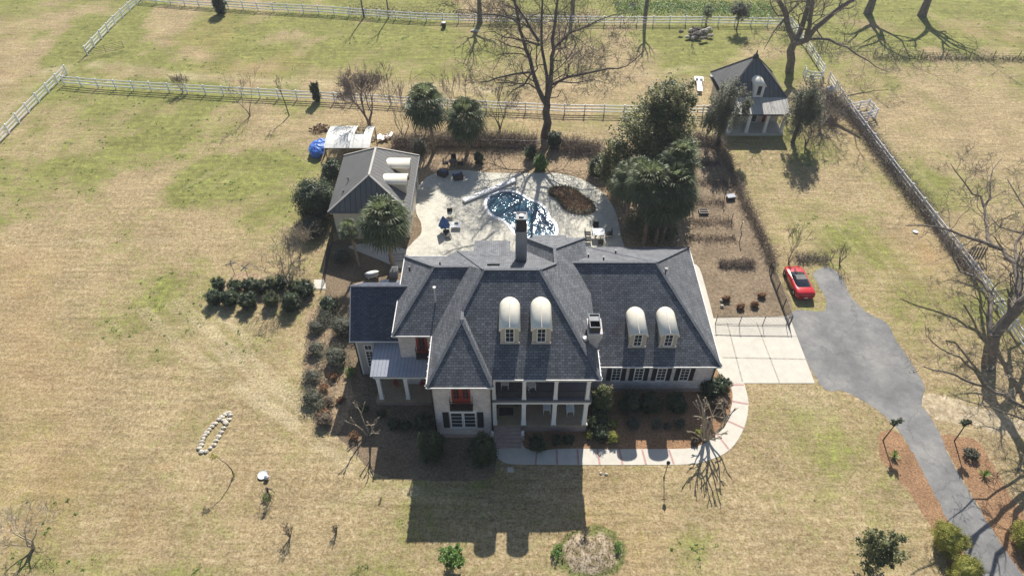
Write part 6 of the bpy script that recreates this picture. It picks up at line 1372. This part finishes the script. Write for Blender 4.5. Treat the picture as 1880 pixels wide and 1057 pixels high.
# tarp pile
t_ = thing('tarp_pile', 'heap under a crumpled blue tarpaulin left of the open shed', 'tarpaulin', tuple(P(584,283))); q = MB(); rg = random.Random(5); q.ball((0,.3,.55),(1.0,1.5,.85),18,12,.09,rg); q.ball((.3,1.7,.4),(.9,.8,.6),12,8,.1,rg); build('cover', q, M['tarp'], t_)
t_ = thing('scrap_heap', 'jumbled scrap boards behind the right end of the open shed', 'scrap heap', tuple(P(695,255))); rg = random.Random(6)
for i in range(16): build('board', MB().cbox((rg.uniform(-1.5,1.6),rg.uniform(-.6,.6),.1+rg.random()*.35),(rg.uniform(.4,1.1),.3,.08),rg.random()*3,rg.uniform(-.4,.4)), M['fence_white' if i % 3 else 'wood'], t_)
t_ = thing('log_pile', 'pile of cut logs at the far left of the open shed', 'log pile', tuple(P(592,238)))
for i in range(22): x, y = rg.uniform(-1.4,1.2), rg.uniform(-.5,.9); a = rg.random()*3; build('log', MB().tube([(x,y,.12+.1*(i%3)),(x+.45*math.cos(a),y+.45*math.sin(a),.12+.1*(i%3))], .11, 7), M['wood'], t_)
t_ = thing('plank', 'brown timber beam leaning beside the blue tarpaulin', 'beam', tuple(P(590,300))); build('board', MB().beam((0,0,.1),(.3,3.2,.9),.14,.14), M['wood'], t_)
# lamp post
t_ = thing('lamp_post', 'black garden lamp post on the front lawn beside the walkway', 'lamp post', tuple(P(1219,876))); build('pole', MB().lathe((0,0,0),[(.07,0),(.05,.15),(.035,.3),(.03,1.9)],8), M['iron'], t_); build('crossbar', MB().box(-.2,.2,-.015,.015,1.55,1.58), M['iron'], t_)
build('lantern', MB().lathe((0,0,1.9),[(.06,0),(.12,.08),(.16,.3),(.04,.44),(.02,.5)],6), M['iron'], t_)
# stone ring
ring = zz([(85,300),(98,322),(125,320),(150,300),(172,280),(185,255),(198,232),(215,205),(228,180),(245,155),(262,130),(270,105),(262,90),(238,100),(228,135),(205,130),(215,115),(178,155),(160,172),(145,190),(130,208),(118,225),(108,243),(100,262),(95,280),(240,145),(222,118),(250,92)], 340, 730, 3.2316)
rg = random.Random(2); t_ = thing('stone_ring', 'narrow ring of pale stones laid on the left lawn', 'stone ring', tuple(P(396,795))); b0 = P(396,795)
for (px,py) in ring: p = P(px,py)-b0; build('stone', MB().ball((p.x,p.y,.07),(.19+.06*rg.random(),.15+.05*rg.random(),.11),8,5,.16,rg), M['rock'], t_)
tag(build('stone_slab', MB().box(-.22,.22,-.2,.2,0,.06), M['concrete']), 'square pale stone set in the shaded lawn before the steps', 'paving stone').location = P(937,862)
for i, (px,py) in enumerate(((1103,869),(1113,870))):
    tag(build('rock', MB().ball((0,0,.04),(.14,.11,.08),8,5,.2,rg), M['rock']), 'small white rock on the lawn below the walkway, the %s of two' % ('left','right')[i], 'rock').location = P(px,py)
t_ = thing('garden_dish', 'pale blue dish and white bag on the left lawn above the weeping shrub', 'dish', tuple(P(487,878))); build('dish', MB().lathe((-.25,.25,0),[(.3,0),(.38,.12),(.3,.1)],16), M['table_top'], t_); build('bag', MB().ball((.15,.0,.22),(.2,.2,.18),10,7,.14,rg), M['table_top'], t_)
for i, (px,py,rz,lb) in enumerate(((431,503,.3,'left'),(456,510,1.1,'right'))):
    t_ = thing('garden_whirligig', 'thin post with crossed blades behind the clipped balls, the %s one' % lb, 'garden ornament', tuple(P(px,py)), rz); build('pole', MB().tube([(0,0,0),(0,0,1.4)], .03, 5), M['wood'], t_); build('blades', MB().beam((-.55,0,1.4),(.55,0,1.45),.12,.03).beam((0,-.4,1.43),(0,.4,1.5),.12,.03), M['metal_dark'], t_)
# garden plot contents
for i, (px,py,rz) in enumerate(((1332,551,.1),(1359,566,-.4),(1385,562,.5),(1397,545,.2))):
    rg2 = random.Random(i); t_ = shrub('rusty_clump', 'rust-coloured dead clump in the garden plot, %s from the left' % ('first','second','third','fourth')[i], 'plant', P(px,py), (.42,.3,.28), 400+i, 'leaf_red', 420, .1)
for i, (px,py) in enumerate(((1324,553),(1325,563))):
    tag(build('pale_stone', MB().ball((0,0,.12),(.17,.17,.15),10,7,.1,rg), M['rock']), 'round pale stone by the garden gate post, the %s of two' % ('upper','lower')[i], 'stone').location = P(px,py)
for i, (px,py,dx,dz) in enumerate(((1303,315,.15,1.1),(1314,345,.3,1.1),(1327,376,.3,1.2),(1342,408,.15,1.2),(1357,445,.2,1.3),(1257,443,.3,1.1),(1240,452,.3,.7),(1299,300,.2,.9),(1360,420,.2,.9))):
    t_ = thing('garden_stake', 'weathered stake in the garden plot, number %s from the back along the rows' % ('one','two','three','four','five','six','seven','eight','nine')[i], 'stake', tuple(P(px,py)), 0); t_['label'] = ('weathered stake %s' % ('at the top of the plot below the feathery tree','below the topmost one in the plot','left of the tipped metal box','below the dark seed box','midway along the vine-covered fence','by the palm clump at the plot edge','leaning against the house roof corner','in the shade at the very top of the plot','close to the vine-covered fence above the midway one')[i])
    build('post', MB().tube([(0,0,-.05),(.02,.05,dz)], .045, 5), M['bark_dark'], t_); build('tie', MB().beam((0,.05,dz*.95),(dx,.35,dz*.8),.06,.03), M['fence_white' if i % 2 == 0 else 'wood'], t_)
t_ = thing('metal_box', 'silver box with black inside resting against the vine-covered fence', 'box', tuple(P(1341,366)), .2); build('box', MB().box(-.45,.45,-.25,.25,0,.42), M['iron'], t_); build('lid', MB().cbox((0,.05,.48),(.95,.5,.05),0,.25), M['table_top'], t_)
t_ = thing('seed_box', 'black slatted box in the middle of the garden plot', 'crate', tuple(P(1291,391))); q = MB().box(-.5,.5,-.4,-.36,0,.3).box(-.5,.5,.36,.4,0,.3).box(-.5,-.46,-.359,.359,0,.3).box(.46,.5,-.359,.359,0,.3).box(-.46,.46,-.03,.03,0,.3); build('box', q, M['iron'], t_); build('soil', MB().box(-.46,.46,-.36,-.031,.05,.2).box(-.46,.46,.031,.36,.05,.2), M['wood'], t_)
# pasture gate
t_ = thing('field_gate', 'dark tubular field gate standing open at the end of the short fence', 'gate', tuple(P(162,106))); g0 = P(162,106); g1 = P(229,91); d = g1-g0; q = MB()
for z in (.25,.5,.75,1.0,1.25): q.tube([Vector((0,0,z)), d+Vector((0,0,z))], .025, 5)
build('bars', q, M['bark_dark'], t_); q = MB()
for f in (0,.5,1): q.tube([d*f+Vector((0,0,.2)), d*f+Vector((0,0,1.28))], .03, 5)
build('upright', q, M['bark_dark'], t_)
t_ = thing('field_rack', 'grey slatted hurdle standing in the grass right of the overgrown fence', 'hurdle', tuple(P(1787,478))); q = MB()
for i in range(6): q.beam((-.75+i*.3,0,.1),(-.65+i*.3,.3,1.6),.14,.04)
build('slats', q, M['bark'], t_); build('rail', MB().beam((-.85,.05,.45),(.95,.05,.45),.06,.08).beam((-.8,.25,1.3),(1.0,.25,1.3),.06,.08), M['bark'], t_); build('prop', MB().beam((.9,.2,1.4),(1.9,1.4,.05),.07,.07).beam((-.7,.2,1.2),(0.2,1.5,.05),.07,.07), M['bark_dark'], t_)
t_ = thing('water_barrel', 'black barrel on the grass below the far fence', 'barrel', tuple(P(815,51))); build('barrel', MB().lathe((0,0,0),[(.32,0),(.36,.4),(.34,.85)],12), M['iron'], t_); build('lid', MB().lathe((0,0,.85),[(.34,0),(.2,.04)],12), M['table_top'], t_)
tag(build('rock', MB().ball((0,0,.1),(.7,.35,.2),10,6,.15,rg), M['rock']), 'pale flat rock below the far fence left of the great bare tree', 'rock').location = P(872,58)
t_ = thing('rock_pile', 'dark heap of rubble below the far fence above the cottage', 'rubble heap', tuple(P(1278,68)))
for i in range(40): build('rock', MB().ball((rg.gauss(0,1.1),rg.gauss(0,.9),.3+.5*rg.random()),(.35+.2*rg.random(),.3,.25),7,5,.2,rg), M['bark' if i % 4 else 'rock'], t_)
t_ = thing('white_trailer', 'narrow white trailer tongue on the grass left of the cottage', 'trailer', tuple(P(1283,160)), -.15); build('bed', MB().box(-.35,.35,-1.9,.9,.35,.48), M['fence_white'], t_); build('head', MB().box(-.6,.6,.9,2.1,.35,.5).box(-.5,-.1,1.1,1.6,.501,.75).box(.1,.5,1.1,1.6,.501,.75), M['white'], t_)
for sx in (-1,1): build('leg', MB().box(sx*.45-.04,sx*.45+.04,1.0,1.1,0,.35), M['iron'], t_)
t_ = thing('white_canopy', 'white pop-up canopy corner at the top left edge', 'canopy', tuple(P(205,0))); build('sheet', MB().box(-9,6,.2,3.5,.0,.35), M['fence_white'], t_); build('edge', MB().box(-9,6,.1,.2,.0,.2), M['table_top'], t_)
t_ = thing('white_ball', 'white round tank beside the brush right of the cottage', 'tank', tuple(P(1521,172))); build('tank', MB().ball((0,0,.55),(.6,.6,.55),14,8), M['white'], t_, smooth=True); build('cap', MB().lathe((0,0,1.08),[(.12,0),(.12,.08)],8), M['iron'], t_)
t_ = thing('hose_dish', 'small round metal pan in the grass left of the overgrown fence', 'pan', tuple(P(1680,426))); build('pan', MB().lathe((0,0,0),[(.2,0),(.28,.12),(.24,.1)],12), M['table_top'], t_)

# ------------------------------------------------------------------ thin haze
hz = build('haze', MB().box(-1500,1500,-500,2200,-1.5,49.5), None); tag(hz, 'thin pale haze over the fields', 'haze', kind='stuff')
m, t, b = newmat('haze_air'); t.nodes.remove(b); pv_ = t.nodes.new('ShaderNodeVolumePrincipled'); pv_.inputs['Color'].default_value = (.86,.92,1,1); pv_.inputs['Density'].default_value = 0.0003; pv_.inputs['Anisotropy'].default_value = 0.2
L(t, pv_.outputs[0], t.nodes['Material Output'].inputs['Volume']); hz.data.materials.append(m)
